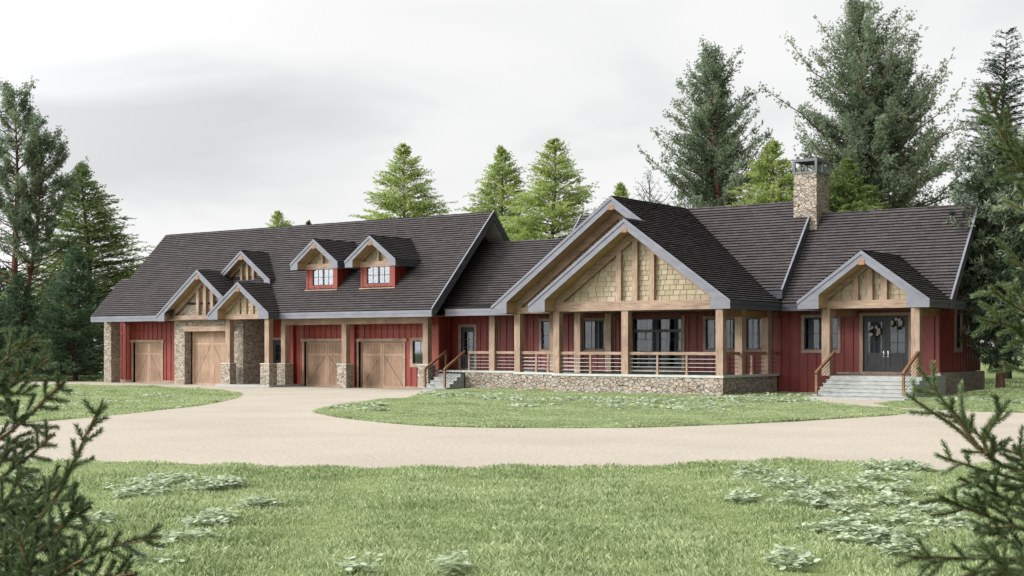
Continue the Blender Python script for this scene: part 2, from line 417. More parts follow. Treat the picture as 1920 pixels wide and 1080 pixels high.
# clover: flat three part leaves in clumps
def clover_leaves(cx, cy, rx, ry, n, h, size, ang=0.):
    a = rng.random(n)*2*np.pi; rr = np.sqrt(rng.random(n))
    lx, ly = rr*np.cos(a)*rx, rr*np.sin(a)*ry
    ca, sa = math.cos(ang), math.sin(ang)
    x = cx+lx*ca-ly*sa; y = cy+lx*sa+ly*ca
    keep = (np.sin(x*5.1+y*3.)+np.sin(x*2.7-y*6.2)+rng.standard_normal(n)*.4) > -.35
    x, y, rr = x[keep], y[keep], rr[keep]; n = len(x)
    z = vterr(np.column_stack([x, y]))+h*(1-rr*.5)*(.3+.8*rng.random(n))
    C = np.column_stack([x, y, z]); V = []; T = []
    tn = np.clip(.55+.25*rng.standard_normal(n), 0, 1)
    for k in range(3):
        an = rng.random(n)*.6+k*2.1+a[keep]
        d = np.column_stack([np.cos(an), np.sin(an), rng.random(n)*.5-.30])*size[:,None][:n] if hasattr(size,'__len__') else np.column_stack([np.cos(an), np.sin(an), rng.random(n)*.9-.45])*size*(.6+.7*rng.random(n))[:,None]
        p = np.column_stack([-np.sin(an), np.cos(an), rng.random(n)*.3-.15])*size*.42
        V.append(np.stack([C, C+d*.35+p*.85, C+d*.75+p, C+d, C+d*.75-p, C+d*.35-p*.85], 1)); T.append(np.repeat(tn, 6).reshape(-1, 6))
    V = np.concatenate(V).reshape(-1, 3); T = np.concatenate(T).ravel()
    return V, T
CV = []
clumps = [(330,915,130,12),(270,935,60,8),(385,920,50,8),(483,958,42,8),(400,987,60,10),(360,1025,60,13),(310,1062,60,16),(60,1003,60,12),(30,905,40,8),(160,985,60,10),(690,1072,60,12),(865,1076,60,10),
          (1445,905,70,10),(1410,890,35,5),(1475,920,45,7),(1392,943,36,6),(1500,950,60,9),(1545,935,50,8),(1610,925,60,7),(1660,905,50,6),(1690,884,60,6),(1640,880,40,5),(1700,930,50,8),(1640,950,70,9),(1560,1005,60,9),(1620,1020,80,13),(1680,1010,60,10),(1710,1045,60,11),(1740,975,60,9),(1590,965,40,6),(1500,1065,60,13),(1880,905,60,8),(1790,1000,60,10),(1840,940,50,8),(1570,910,30,4),(1650,990,70,8),
          (150,860,0,0)]
for (px, py, rpx, rpy) in clumps:
    if rpx == 0: continue
    x, y = at(px, py); D = -x*SN+y*CS
    rx = rpx/F_PX*D; ry = rpy/F_PX*D*D/CAMH*.95
    ry = min(max(ry, rx*.35), rx*1.3)
    CV.append(clover_leaves(x, y, rx, ry, int(430*rx*ry*1.25)+45, .22, .072, TH))
for (px, py, rpx, rpy, k) in [(840,741,60,3,1),(900,745,90,4,1),(960,752,60,3,1),(1130,752,120,4,1.2),(1240,756,150,4,1.3),(1180,766,90,4,1),(1330,752,90,3,1),(1400,750,80,3,1),(1450,744,60,2,1),(1480,755,70,3,.8),(1080,752,60,3,1),(1000,764,60,2,.8),(690,762,40,2,.8),(1300,770,70,3,.8),(700,772,30,2,.6),
                          (130,742,40,2,.8),(200,757,60,2,.7),(90,765,50,2,.7),(300,744,30,2,.5),(1800,752,70,3,1),(1890,756,60,3,1),(1350,765,60,3,.7),(640,768,30,2,.6)]:
    x, y = at(px, py); D = -x*SN+y*CS
    rx = rpx/F_PX*D; ry = rpy/F_PX*D*D/CAMH
    CV.append(clover_leaves(x, y, rx, ry, int(60*rx*ry*k)+60, .17, .125, TH))
V = np.concatenate([c[0] for c in CV]); T = np.concatenate([c[1] for c in CV])
tag(np_mesh('clover', V, 6, M['clover'], None, T), 'low pale leafy clover patches scattered through the lawns', 'ground cover', kind='stuff')
# ------------------------------------------------------------------ HOUSE
HR = empty('house', (-45.9, 58.2, 0)); tag(HR, 'long red board and batten house with dark shingle roofs and stone base', 'house')
def part(mb, name, mat, parent=None, label=None):
    o = mb.build(name, M[mat], parent or HR)
    if label: o['label'] = label
    return o

def clip(poly, a, b, c):     # keep a*u+b*v<=c
    out = []
    for i in range(len(poly)):
        p, q = poly[i], poly[(i+1) % len(poly)]
        dp, dq = a*p[0]+b*p[1]-c, a*q[0]+b*q[1]-c
        if dp <= 0: out.append(p)
        if (dp < 0 < dq) or (dq < 0 < dp):
            t = dp/(dp-dq); out.append((p[0]+(q[0]-p[0])*t, p[1]+(q[1]-p[1])*t))
    return out
class Tiles:
    def __init__(s): s.v = []; s.f = []; s.t = []
    def add(s, pts, tint):
        n = len(s.v); s.v += pts; s.f.append(tuple(range(n, n+len(pts)))); s.t += [tint]*len(pts)
    def plane(s, O, U, V, poly, course=.18, wid=.30, th=.066, slab=.10, seed=0, v_off=0., gap=.006):
        """O origin (world) at u=v=0, U,V unit vectors, convex poly in (u,v)"""
        O, U, V = Vector(O), Vector(U).normalized(), Vector(V).normalized(); N = U.cross(V)
        if N.z < 0: N = -N
        rn = random.Random(seed)
        vmin, vmax = min(p[1] for p in poly), max(p[1] for p in poly)
        k = 0; v = vmin
        P3 = lambda u, v, h: tuple(O+U*u+V*v+N*h)
        while v < vmax-1e-4:
            v1 = min(v+course, vmax)
            band = clip(clip(poly, 0, 1, v1), 0, -1, -v)
            if len(band) >= 3:
                u0, ue = min(p[0] for p in band), max(p[0] for p in band)
                u = u0-rn.random()*wid
                while u < ue:
                    w = wid*(.6+.8*rn.random()); un = u+w
                    q = clip(clip(band, 1, 0, un-gap), -1, 0, -u)
                    if len(q) >= 3:
                        t = th*(.88+.24*rn.random()); dv = -.006*rn.random(); tn = .45+.45*rn.random()
                        hh = lambda vv: .012+t*(1-(vv-v)/max(v1-v, 1e-3))
                        s.add([P3(a, b+(dv if abs(b-v) < 1e-5 else 0), hh(b)) for a, b in q], tn)
                        lo = [p for p in q if abs(p[1]-v) < 1e-5]
                        if len(lo) >= 2:
                            a0, a1 = min(p[0] for p in lo), max(p[0] for p in lo)
                            s.add([P3(a0, v+dv, 0), P3(a1, v+dv, 0), P3(a1, v+dv, hh(v)), P3(a0, v+dv, hh(v))], 0.)  # near-black lower edge paints in the shadow line under each course
                    u = un
            v = v1; k += 1
        # slab under the shingles
        top = [P3(a, b, .004) for a, b in poly]; bot = [P3(a, b, -slab) for a, b in poly]
        s.add(top, 0. if gap > .01 else .3); s.add(bot[::-1], .3)
        m = len(poly)
        for i in range(m):
            j = (i+1) % m; s.add([bot[i], bot[j], top[j], top[i]], .3)
    def build(s, name, mat, parent, label=None):
        me = bpy.data.meshes.new(name); me.from_pydata(s.v, [], s.f)
        a = me.attributes.new('tint', 'FLOAT', 'POINT'); a.data.foreach_set('value', s.t)
        me.materials.append(M[mat]); me.update()
        o = bpy.data.objects.new(name, me); link(o, parent)
        L = Vector((0, 0, 0)); p = parent
        while p is not None: L += p.location; p = p.parent
        o.location = -L
        if label: o['label'] = label
        return o

def roof_y(name, x0, x1, ye, ze, yr, zr, seed, yb=None, zb=None, extra=None, label=None, course=.18, cut=None):
    """eave along X, front slope (and back slope)"""
    t = Tiles(); sl = math.hypot(yr-ye, zr-ze); V = (0, yr-ye, zr-ze)
    if extra: poly = [(a-x0, b*sl) for a, b in extra]
    else: poly = [(0, 0), (x1-x0, 0), (x1-x0, sl), (0, sl)]
    if cut:      # leave the roof open in front of the cross gables
        a, b, dy = cut; vc = round(dy/(yr-ye)*sl/course)*course
        for u0, u1, v0, v1 in ((0, a-x0, 0, vc), (b-x0, x1-x0, 0, vc), (0, x1-x0, vc, sl)):
            t.plane((x0, ye, ze), (1, 0, 0), V, [(u0, v0), (u1, v0), (u1, v1), (u0, v1)], seed=seed+int(v0*9+u0), course=course)
    else: t.plane((x0, ye, ze), (1, 0, 0), V, poly, seed=seed, course=course)
    if yb:
        sb = math.hypot(yb-yr, zr-zb)
        t.plane((x0, yb, zb), (1, 0, 0), (0, yr-yb, zr-zb), [(0, 0), (x1-x0, 0), (x1-x0, sb), (0, sb)], seed=seed+1, course=.4, wid=.8)
        # ridge cap
    x = x0 if not extra else max(x0, min(a for a, b in extra if b > .99))
    rn = random.Random(seed)
    while x < x1-.05:
        w = min(.3, x1-x); h = .05+.012*rn.random(); tn = rn.random()
        a = Vector((x, yr-.13, zr-.10)); b = Vector((x, yr, zr+h)); c = Vector((x, yr+.13, zr-.10))
        d = Vector((w-.01, 0, 0))
        t.add([tuple(a), tuple(a+d), tuple(b+d), tuple(b)], tn); t.add([tuple(b), tuple(b+d), tuple(c+d), tuple(c)], tn)
        t.add([tuple(a), tuple(b), tuple(c)], tn*.5)
        x += w
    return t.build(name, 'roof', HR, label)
def roof_x(t, xc, hs, ze, p, y0, y1, seed, left=True, right=True, y1l=None, ridge=True, xl=None, course=.18):
    zr = ze+p*hs; sl = math.hypot(hs, p*hs)
    if right: t.plane((xc+hs, y0, ze), (0, 1, 0), (-1, 0, p), [(0, 0), (y1-y0, 0), (y1-y0, sl), (0, sl)], seed=seed, course=course)
    yl = y1l or y1
    if left: t.plane((xc-hs, y0, ze), (0, 1, 0), (1, 0, p), [(0, 0), (yl-y0, 0), (yl-y0, sl), (0, sl)], seed=seed+3, course=course)
    if ridge:
        y = y0; rn = random.Random(seed)
        while y < y1-.05:
            w = min(.3, y1-y); h = .045+.01*rn.random(); tn = rn.random()
            a = Vector((xc-.14, y, zr-.09)); b = Vector((xc, y, zr+h)); c = Vector((xc+.14, y, zr-.09)); d = Vector((0, w-.01, 0))
            t.add([tuple(a), tuple(a+d), tuple(b+d), tuple(b)], tn); t.add([tuple(b), tuple(b+d), tuple(c+d), tuple(c)], tn)
            y += w

# ---- main roofs
RWR = (60.58, 8.30); RWE = (56.90, 4.03)
GR = (60.08, 9.42); GE = (54.78, 4.01)
sp = (57.12-GE[0])/(GR[0]-GE[0])
gt = Tiles()
gsl = math.hypot(GR[0]-GE[0], GR[1]-GE[1]); gx0 = -72.15
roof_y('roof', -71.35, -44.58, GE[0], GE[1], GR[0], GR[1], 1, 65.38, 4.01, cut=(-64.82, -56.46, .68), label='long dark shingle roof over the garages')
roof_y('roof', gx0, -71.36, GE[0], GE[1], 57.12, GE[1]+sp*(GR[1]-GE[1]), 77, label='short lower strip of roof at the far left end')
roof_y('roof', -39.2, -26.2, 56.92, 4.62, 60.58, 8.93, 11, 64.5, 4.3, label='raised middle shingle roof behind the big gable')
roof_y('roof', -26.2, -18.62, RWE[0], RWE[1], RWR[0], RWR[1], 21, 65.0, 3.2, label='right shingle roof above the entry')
t = Tiles()
lk = (60.55, 7.84)
def ylink(t):
    sl = math.hypot(1.15, .24); t.plane((-44.5, 55.85, 4.05), (1,0,0), (0,1.15,.24), [(0,0),(5.0,0),(5.0,sl),(0,sl)], seed=31, course=.18)
    sl = math.hypot(lk[0]-57, lk[1]-4.29); t.plane((-45.94, 57.0, 4.29), (1,0,0), (0,lk[0]-57,lk[1]-4.29), [(0,0),(7.2,0),(7.2,sl),(0,sl)], seed=32)
    sl = math.hypot(4.0, 3.8); t.plane((-45.94, 64.55, 4.04), (1,0,0), (0,-4.0,3.8), [(0,0),(7.2,0),(7.2,sl),(0,sl)], seed=33, course=.4, wid=.8)
    t.plane((-45.94, 56.2, 4.12), (1,0,0), (0,.8,.17), [(0,0),(1.5,0),(1.5,.81),(0,.81)], seed=34)
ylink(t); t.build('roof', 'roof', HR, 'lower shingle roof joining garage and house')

# ---- gables (front fascia, soffit, timber frame, infill)
def gable(xc, hs, ze, p, yf, yw, yb, zbot, infill, nstud=3, sgap=1.0, label=None, roofs=True, tf=.45, bw=.85, beam_h=.32, beam_w=None, seed=0, parent=None, roof_right=True, roof_left_to=None, root_mesh=None, stud_w=.17, rb=.36, course=.18, inf=.2):
    zo = lambda x: ze+p*(hs-abs(x-xc)); za = zo(xc)
    par = parent or HR
    m = MB()
    L, Rr = xc-hs, xc+hs
    for s_ in (-1, 1):
        X = lambda d: xc+s_*(hs-d)        # d from tip
        zz = lambda d: ze+p*d
        bwe = max(bw, (zbot+tf-ze)/p+.02)
        poly = [(X(0), zbot), (X(0), zz(0)), (X(hs), zz(hs)), (X(hs), zz(hs)-tf), (X(bwe), zz(bwe)-tf), (X(bwe), zbot)]
        m.prism_y(poly, yf, yf+.05)
        # upper proud layer
        m.prism_y([(X(-.015), zz(0)-.13), (X(-.015), zz(0)+.015), (X(hs), zz(hs)+.015), (X(hs), zz(hs)-.15)], yf-.035, yf-.002)
    fo = part(m, 'gable', 'fascia', par, label) if parent is None else part(m, 'fascia', 'fascia', par)
    sub = fo if parent is None else par
    # eave side fascia boards
    for s_ in (-1, 1):
        xo = xc+s_*hs; m = MB()
        y1 = yb if s_ == 1 else (roof_left_to or yb)
        m.box(xo-s_*.04, xo+s_*.004, yf+.052, y1, zbot, ze-.005); m.box(xo+s_*.002, xo+s_*.03, yf+.0, y1, ze-.13, ze+.012)
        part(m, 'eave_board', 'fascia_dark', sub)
    for s_ in (-1, 1):
        m = MB()
        X = lambda d: xc+s_*(hs-d); zz = lambda d: ze+p*d
        d0 = bwe
        m.prism_y([(X(d0), zz(d0)-tf+.06), (X(hs), za-tf+.06), (X(hs), za-tf+.09), (X(d0), zz(d0)-tf+.09)], yf+.051, yw+.3)
        m.box(X(.045), X(d0), yf+.052, yw+.02, zbot+.012, zbot+.03)
        m.box(X(d0)-s_*.0, X(d0)+s_*.02, yf+.052, yw+.02, zbot+.012, zz(d0)-tf+.05)
        part(m, 'soffit', 'soffit', sub)
    # rake timbers
    bl = beam_w or (hs-bw); bt = zbot+.02+beam_h
    m = MB()
    for s_ in (-1, 1):
        zt = lambda x: za-p*x-tf+.05
        xe = min(bl, (za-tf+.05-(zbot+.1))/p)
        m.prism_y([(xc, zt(0)), (xc, zt(0)-rb), (xc+s_*xe, zt(xe)-rb if zt(xe)-rb > zbot+.02 else zbot+.02), (xc+s_*xe, zt(xe))], yw-.02, yw+.26)
    part(m, 'rake_timber', 'wood_h', sub)
    m = MB(); m.box(xc-bl, xc+bl, yw-.035, yw+.28, zbot+.02, bt); part(m, 'beam', 'wood_h', sub)
    m = MB(); m.box(xc-.13, xc+.13, yf-.02, yw+.3, za-tf-.16, za-tf+.06); part(m, 'ridge_beam', 'wood_y', sub)
    xs_ = [0] if nstud == 1 else ([-sgap, 0, sgap] if nstud == 3 else [])
    for x in xs_:
        m = MB(); m.box(xc+x-stud_w/2, xc+x+stud_w/2, yw-.01, yw+.2, bt-.005, za-p*abs(x)-tf-rb*.6); part(m, 'stud', 'wood_v', sub)
    # infill
    yi = yw+inf
    if infill == 'shake':
        t = Tiles(); hh = za-tf-bt
        if hh > .1:
            hw = (za-tf-bt)/p
            t.plane((xc-hw, yi, bt), (1, 0, 0), (0, 0.0, 1), [(0, 0), (2*hw, 0), (hw, hh)], course=.225, wid=.36, th=.032, slab=.05, seed=seed+5, gap=.022)
            t.build('shingle_panel', 'shake', sub)
    else:
        m = MB(); hw = (za-tf-bt)/p
        m.prism_y([(xc-hw, bt), (xc+hw, bt), (xc, za-tf)], yi, yi+.1); part(m, 'stone_panel', infill, sub)
    # roof
    t = Tiles(); roof_x(t, xc, hs, ze, p, yf+.0, yb, seed, right=roof_right, y1l=roof_left_to, course=course)
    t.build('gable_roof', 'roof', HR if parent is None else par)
    return sub
yA, yB_ = 51.7, 53.5
gA = gable(-31.22, 5.12, 4.05, .716, yA, 52.6, yB_, 3.70, 'shake', 3, .85, 'nearer of the two stacked porch gables with shingle panel', beam_h=.43, seed=100, roof_left_to=54.4, stud_w=.26, rb=.42, bw=.9)
gB = gable(-33.0, 6.80, 4.05, .722, yB_, 54.4, 60.58, 3.70, 'shake', 1, .85, 'taller gable set back behind the porch gable', beam_h=.3, seed=120, roof_left_to=60.0, stud_w=.26, rb=.42, bw=.9)
gE = gable(-21.47, 2.83, 4.03, .72, 54.4, 55.3, 58.9, 3.70, 'shake', 3, .62, 'gable over the front door steps', beam_h=.34, seed=140, stud_w=.24, rb=.24, bw=.95, tf=.42)
g2 = gable(-57.94, 2.45, 4.00, .72, 53.9, 54.5, 57.0, 3.66, 'shake', 3, .55, 'small gable over the garage side entrance', beam_h=.28, seed=160, stud_w=.17, rb=.28, bw=.8, tf=.38, inf=.11)
g1 = gable(-62.2, 3.6, 3.98, .736, 54.68, 55.25, 57.8, 3.64, 'stone_small', 3, .62, 'gable over the stone garage portal', beam_h=.32, seed=180, stud_w=.22, rb=.34, bw=.7, tf=.40)
g3 = gable(-60.2, 2.4, 5.98, .735, 56.27, 56.75, 58.6, 5.64, 'shake', 3, .5, 'small upper gable high on the garage roof', beam_h=.3, seed=200, stud_w=.17, rb=.22, bw=.5, tf=.36)

# ---- long eave boards and barge boards
m = MB()
def eave(m, x0, x1, y, zt, zb, dk=.26):
    m.box(x0, x1, y-.04, y, zb, zt-.16); m.box(x0, x1, y-.055, y-.002, zt-.155, zt-.002)
eave(m, -72.15, -65.8, GE[0], 4.0, 3.66); part(m, 'eave_board', 'fascia'); m = MB(); eave(m, -55.5, -44.55, GE[0], 4.0, 3.66)
part(m, 'eave_board', 'fascia')
m = MB(); eave(m, -44.5, -39.75, 55.85, 4.05, 3.70); part(m, 'eave_board', 'fascia')
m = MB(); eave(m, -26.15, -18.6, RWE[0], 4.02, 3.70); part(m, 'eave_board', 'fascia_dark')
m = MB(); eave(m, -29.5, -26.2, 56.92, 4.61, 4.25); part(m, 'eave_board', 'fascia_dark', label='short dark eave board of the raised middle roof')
def barge(x, ye, ze, yr, zr, yb=None, zb=None, dep=.34, w=.05, name='barge_board'):
    m = MB(); p = (zr-ze)/(yr-ye)
    m.prism_x([(ye-.05, ze-dep-.02), (ye-.05, ze+.03), (yr, zr+.075), (yr, zr-dep*1.25), (ye+.25, ze-dep+.06)], x, x+w)
    if yb:
        m.prism_x([(yb+.05, zb-dep-.02), (yb+.05, zb+.03), (yr+.001, zr+.075), (yr+.001, zr-dep*1.25), (yb-.25, zb-dep+.06)], x, x+w)
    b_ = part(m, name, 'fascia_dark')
    m = MB(); m.prism_x([(ye-.055, ze+.032), (ye-.055, ze+.065), (yr, zr+.115), (yr, zr+.077)], x-.01, x+w+.03); part(m, 'drip_edge', 'fascia', b_)
    return b_
barge(-44.56, GE[0], GE[1], GR[0], GR[1], 65.38, 4.01)
barge(-26.19, 56.92, 4.62, 60.58, 8.93, 64.5, 4.3)
barge(-39.25, 56.92, 4.62, 60.58, 8.93)
barge(-18.61, RWE[0], RWE[1], RWR[0], RWR[1], 65.0, 3.2)
# gable end soffits
m = MB()
def rsof(m, x0, x1, y0, z0, y1, z1, d=.14):
    m.prism_x([(y0, z0-d), (y1, z1-d), (y1, z1-d-.03), (y0, z0-d-.03)], x0, x1)
rsof(m, -45.9, -44.57, GE[0]+.1, GE[1], GR[0], GR[1]); rsof(m, -45.9, -44.57, 65.3, 4.05, GR[0], GR[1]); part(m, 'soffit', 'white_soffit'); m = MB()
rsof(m, -19.6, -18.62, RWE[0]+.1, RWE[1], RWR[0], RWR[1]); rsof(m, -19.6, -18.62, 64.9, 3.2, RWR[0], RWR[1])
part(m, 'soffit', 'white_soffit')

# ---- walls with openings and battens
def wall_y(name, mat, Y, x0, x1, z0, z1, holes=(), thick=.18, bat=.42, bw=.045, bands=(), label=None, nobat=()):
    """wall facing -Y; holes (x0,x1,z0,z1)"""
    m = MB(); xs_ = sorted({x0, x1, *[h[0] for h in holes], *[h[1] for h in holes]}); zs_ = sorted({z0, z1, *[h[2] for h in holes], *[h[3] for h in holes]})
    xs_ = [x for x in xs_ if x0 <= x <= x1]; zs_ = [z for z in zs_ if z0 <= z <= z1]
    for i in range(len(xs_)-1):
        # merge vertical runs
        run = None
        for j in range(len(zs_)-1):
            cx, cz = (xs_[i]+xs_[i+1])/2, (zs_[j]+zs_[j+1])/2
            hole = any(h[0] < cx < h[1] and h[2] < cz < h[3] for h in holes)
            if not hole:
                if run is None: run = [zs_[j], zs_[j+1]]
                else: run[1] = zs_[j+1]
            if (hole or j == len(zs_)-2) and run: m.box(xs_[i], xs_[i+1], Y, Y+thick, run[0], run[1]); run = None
    if bat:
        x = x0+.12
        while x < x1-bw:
            segs = [(z0+.004, z1-.004)]
            for h in list(holes)+list(nobat):
                if h[0]-.02 < x+bw and x < h[1]+.02:
                    ns = []
                    for a, b in segs:
                        if h[3] <= a or h[2] >= b: ns.append((a, b))
                        else:
                            if h[2] > a: ns.append((a, h[2]))
                            if h[3] < b: ns.append((h[3], b))
                    segs = ns
            for a, b in segs:
                if b-a > .03: m.box(x, x+bw, Y-.038, Y+.001, a, b)
            x += bat
    for zb in bands: m.box(x0+.003, x1-.003, Y-.03, Y-.001, zb, zb+.14)
    return part(m, name, mat, None, label)
def wall_x(name, mat, X, polyYZ, bat=.40, bw=.05, hole=None, label=None, ztop=None, thick=.18, skip_z=None):
    m = MB()
    if hole:
        y0, y1, z0, z1 = hole; yl, yh = min(p[0] for p in polyYZ), max(p[0] for p in polyYZ)
        zl = min(p[1] for p in polyYZ)
        for q in (clip(polyYZ, 1, 0, y0), clip(polyYZ, -1, 0, -y1), clip(clip(clip(polyYZ, 1, 0, y1), -1, 0, -y0), 0, 1, z0), clip(clip(clip(polyYZ, 1, 0, y1), -1, 0, -y0), 0, -1, -z1)):
            if len(q) >= 3: m.prism_x(q, X-thick, X)
    else: m.prism_x(polyYZ, X-thick, X)
    y = min(p[0] for p in polyYZ)+.1; yh = max(p[0] for p in polyYZ)
    while y < yh-bw:
        q = clip(clip(polyYZ, 1, 0, y+bw), -1, 0, -y)
        if len(q) >= 3:
            if hole and hole[0]-.08 < y+bw and y < hole[1]+.08:
                for qq in (clip(q, 0, 1, hole[2]-.1), clip(q, 0, -1, -hole[3]-.1)):
                    if len(qq) >= 3: m.prism_x(qq, X-.001, X+.045)
            else: m.prism_x(q, X-.001, X+.045)
        y += bat
    return part(m, name, mat, None, label)

# openings on the main front wall (Y=58.2)
YW = 58.2
def opening(px0, px1, py_top, py_bot, Y):
    x0, x1 = wx(px0, Y), wx(px1, Y); pm = (px0+px1)/2
    return [x0, x1, wz(pm, py_bot, Y), wz(pm, py_top, Y)]
W1 = opening(1016, 1042, 592.5, 653, YW); W2 = opening(1094, 1150, 592, 652, YW)
SL = opening(1187, 1279, 587, 691, YW); SL[2] = 1.0
W3 = opening(1324, 1384, 592.5, 652.5, YW); W4 = opening(1400, 1443, 592.5, 652, YW); W5 = opening(1508.5, 1571.5, 590, 651, YW)
zt = 3.12
CD = [wx(865, YW), wx(890, YW), .90, 3.15]
ED = [wx(1618.5, YW), wx(1704, YW), 1.02, 3.47]
for w in (W1, W2, W3, W4, W5): w[2], w[3] = 1.98, 3.42
SL[3] = 3.5; 
holes = [W1, W2, SL, W3, W4, W5, CD, ED]
exp = lambda h, a: (h[0]-a, h[1]+a, h[2]-a, h[3]+a)
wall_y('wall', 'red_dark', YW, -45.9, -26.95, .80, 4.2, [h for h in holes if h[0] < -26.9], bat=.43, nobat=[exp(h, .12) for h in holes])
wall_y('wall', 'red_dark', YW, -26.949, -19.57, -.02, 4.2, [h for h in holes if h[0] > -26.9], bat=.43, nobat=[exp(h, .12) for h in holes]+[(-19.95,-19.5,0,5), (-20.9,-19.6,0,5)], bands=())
# right end wall with gable
XR = -19.55
sw = (wy(1791.5, XR), wy(1800.5, XR), wz(1796, 653, wy(1796, XR)), wz(1796, 581, wy(1796, XR)))
zr_ = lambda y: RWR[1]-.17-(abs(y-RWR[0])*1.16)
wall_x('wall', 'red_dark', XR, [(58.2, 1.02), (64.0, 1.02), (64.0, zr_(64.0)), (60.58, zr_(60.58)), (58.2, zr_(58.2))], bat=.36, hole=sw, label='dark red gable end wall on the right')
m = MB(); m.box(XR-.001, XR+.03, 58.2, 64.0, 3.50, 3.66); m.box(XR-.12, XR+.05, YW-.05, YW+.10, 1.0, 3.9); part(m, 'corner_board', 'red_dark')
m = MB(); m.box(-26.2, -23.6, YW-.06, YW-.004, -.03, .05); part(m, 'sill_board', 'cap')
# side and back closing walls
m = MB(); m.box(-45.88, -19.75, 63.8, 63.98, 0, 4.0); m.box(-72.2, -45.9, 63.0, 63.18, -.2, 4.0)
m.prism_x([(57.33, -.2), (63.0, -.2), (63.0, 6.0), (60.08, 9.2), (57.33, 6.4)], -71.4, -71.2); m.box(-72.27, -71.41, 57.33, 57.4, -.2, 3.7); part(m, 'wall', 'red_dark', None, 'rear walls')
# panels coloured near black for the shade of rooms behind the openings
m = MB(); m.box(-45.5, -20.0, 59.3, 59.4, .2, 3.9); m.box(-71, -46.5, 58.2, 58.3, -.1, 3.6); part(m, 'room_panel', 'dark')

def window(h, Y, cols=2, rows=2, mat='glass', trim='trim_grey', tw=.13, refl_spans=((.30, .55), (.62, .98)), fr=.05, parent=None, sill=True, axis='y', split=None):
    x0, x1, z0, z1 = h
    def B(m, a0, a1, d0, d1, c0, c1):
        if axis == 'y': m.box(a0, a1, Y+d0, Y+d1, c0, c1)
        else: m.box(Y-d1, Y-d0, a0, a1, c0, c1)
    m = MB()
    B(m, x0-tw, x0, -.055, .02, z0, z1); B(m, x1, x1+tw, -.055, .02, z0, z1)
    B(m, x0-tw, x1+tw, -.06, .02, z0-tw-.02, z0)
    if sill: B(m, x0-tw-.02, x1+tw+.02, -.065, .02, z1, z1+tw)
    if trim is None: w = part(MB().box(x0, x0+.01, Y+.15, Y+.16, z0, z0+.01), 'window', 'black', parent)
    else: w = part(m, 'window', trim, parent)
    wp = w if parent is None else parent
    m = MB()
    B(m, x0, x0+fr, .02, .10, z0, z1); B(m, x1-fr, x1, .02, .10, z0, z1)
    B(m, x0+fr, x1-fr, .02, .10, z0, z0+fr); B(m, x0+fr, x1-fr, .02, .10, z1-fr, z1)
    if cols == 2:
        xm = (x0+x1)/2; B(m, xm-fr*.9, xm+fr*.9, .022, .10, z0+fr, z1-fr)
        cells = [(x0+fr, xm-fr*.9), (xm+fr*.9, x1-fr)]
    else: cells = [(x0+fr, x1-fr)]
    for a, b in cells:
        if (b-a) > .3: B(m, (a+b)/2-.012, (a+b)/2+.012, .04, .075, z0+fr, z1-fr)
        for r in range(1, rows):
            zz = z0+(z1-z0)*r/rows; B(m, a, b, .041, .076, zz-.012, zz+.012)
    part(m, 'frame', 'black', wp)
    m = MB(); B(m, x0+fr*.5, x1-fr*.5, .055, .062, z0+fr*.5, z1-fr*.5); part(m, 'pane', mat, wp)
    if refl_spans:  # grey strips behind the pane stand in for reflected sky
        m = MB()
        for a, b in refl_spans:
            n = max(3, int((b-a)*(x1-x0)/.12)); W = x1-x0
            xa, xb = x0+W*a, x0+W*b
            for i in range(n*2):
                u0, u1 = xa+(xb-xa)*i/(n*2), xa+(xb-xa)*(i+1)/(n*2)
                d0, d1 = (.165, .175) if i % 2 else (.175, .165)
                if axis == 'y': m.poly([(u0, Y+d0, z0), (u1, Y+d1, z0), (u1, Y+d1, z1), (u0, Y+d0, z1)])
                else: m.poly([(Y-d0, u0, z0), (Y-d1, u1, z0), (Y-d1, u1, z1), (Y-d0, u0, z1)])
        part(m, 'refl_panel', 'refl_panel', wp)
    return w
window(W1, YW, 1, 2, refl_spans=((.05, .95),))
window(W2, YW, 2, 2, refl_spans=((.36, .68), (.72, .97)))
window(W3, YW, 2, 2, refl_spans=((.08, .40), (.66, .95)))
window(W4, YW, 2, 2, refl_spans=((.25, .95),))
window(W5, YW, 2, 2, refl_spans=((.06, .38), (.66, .93)))
window(sw, XR, 1, 1, axis='x', refl_spans=((.6, .95),), tw=.16)
# patio slider
x0, x1, z0, z1 = SL
m = MB(); tw = .16
m.box(x0-tw, x0, YW-.055, YW+.02, z0, z1+.1); m.box(x1, x1+tw, YW-.055, YW+.02, z0, z1+.1); m.box(x0-tw, x1+tw, YW-.06, YW+.02, z0-.12, z0)
sd = part(m, 'patio_door', 'wood_v')
m = MB(); fr = .07; zt_ = z1-.62
for a, b in ((x0, x0+fr), (x1-fr, x1)): m.box(a, b, YW+.02, YW+.1, z0, z1)
for a, b in ((z0, z0+.10), (z1-fr, z1), (zt_-.07, zt_+.07)): m.box(x0+fr, x1-fr, YW+.02, YW+.1, a, b)
xm = (x0+x1)/2; m.box(xm-.09, xm+.09, YW+.022, YW+.11, z0+.1, zt_-.07)
W = x1-x0
for k in (.25, .75): m.box(x0+W*k-.012, x0+W*k+.012, YW+.04, YW+.08, zt_-.42, zt_-.07)
for k in (.08, .92): m.box(x0+W*k-.012, x0+W*k+.012, YW+.04, YW+.08, zt_-.42, zt_-.07)
m.box(x0+fr, x1-fr, YW+.041, YW+.081, zt_-.44, zt_-.415)
part(m, 'frame', 'black', sd)
m = MB(); m.box(x0+.03, x1-.03, YW+.055, YW+.062, z0+.05, z1-.03); part(m, 'pane', 'glass', sd)
m = MB()
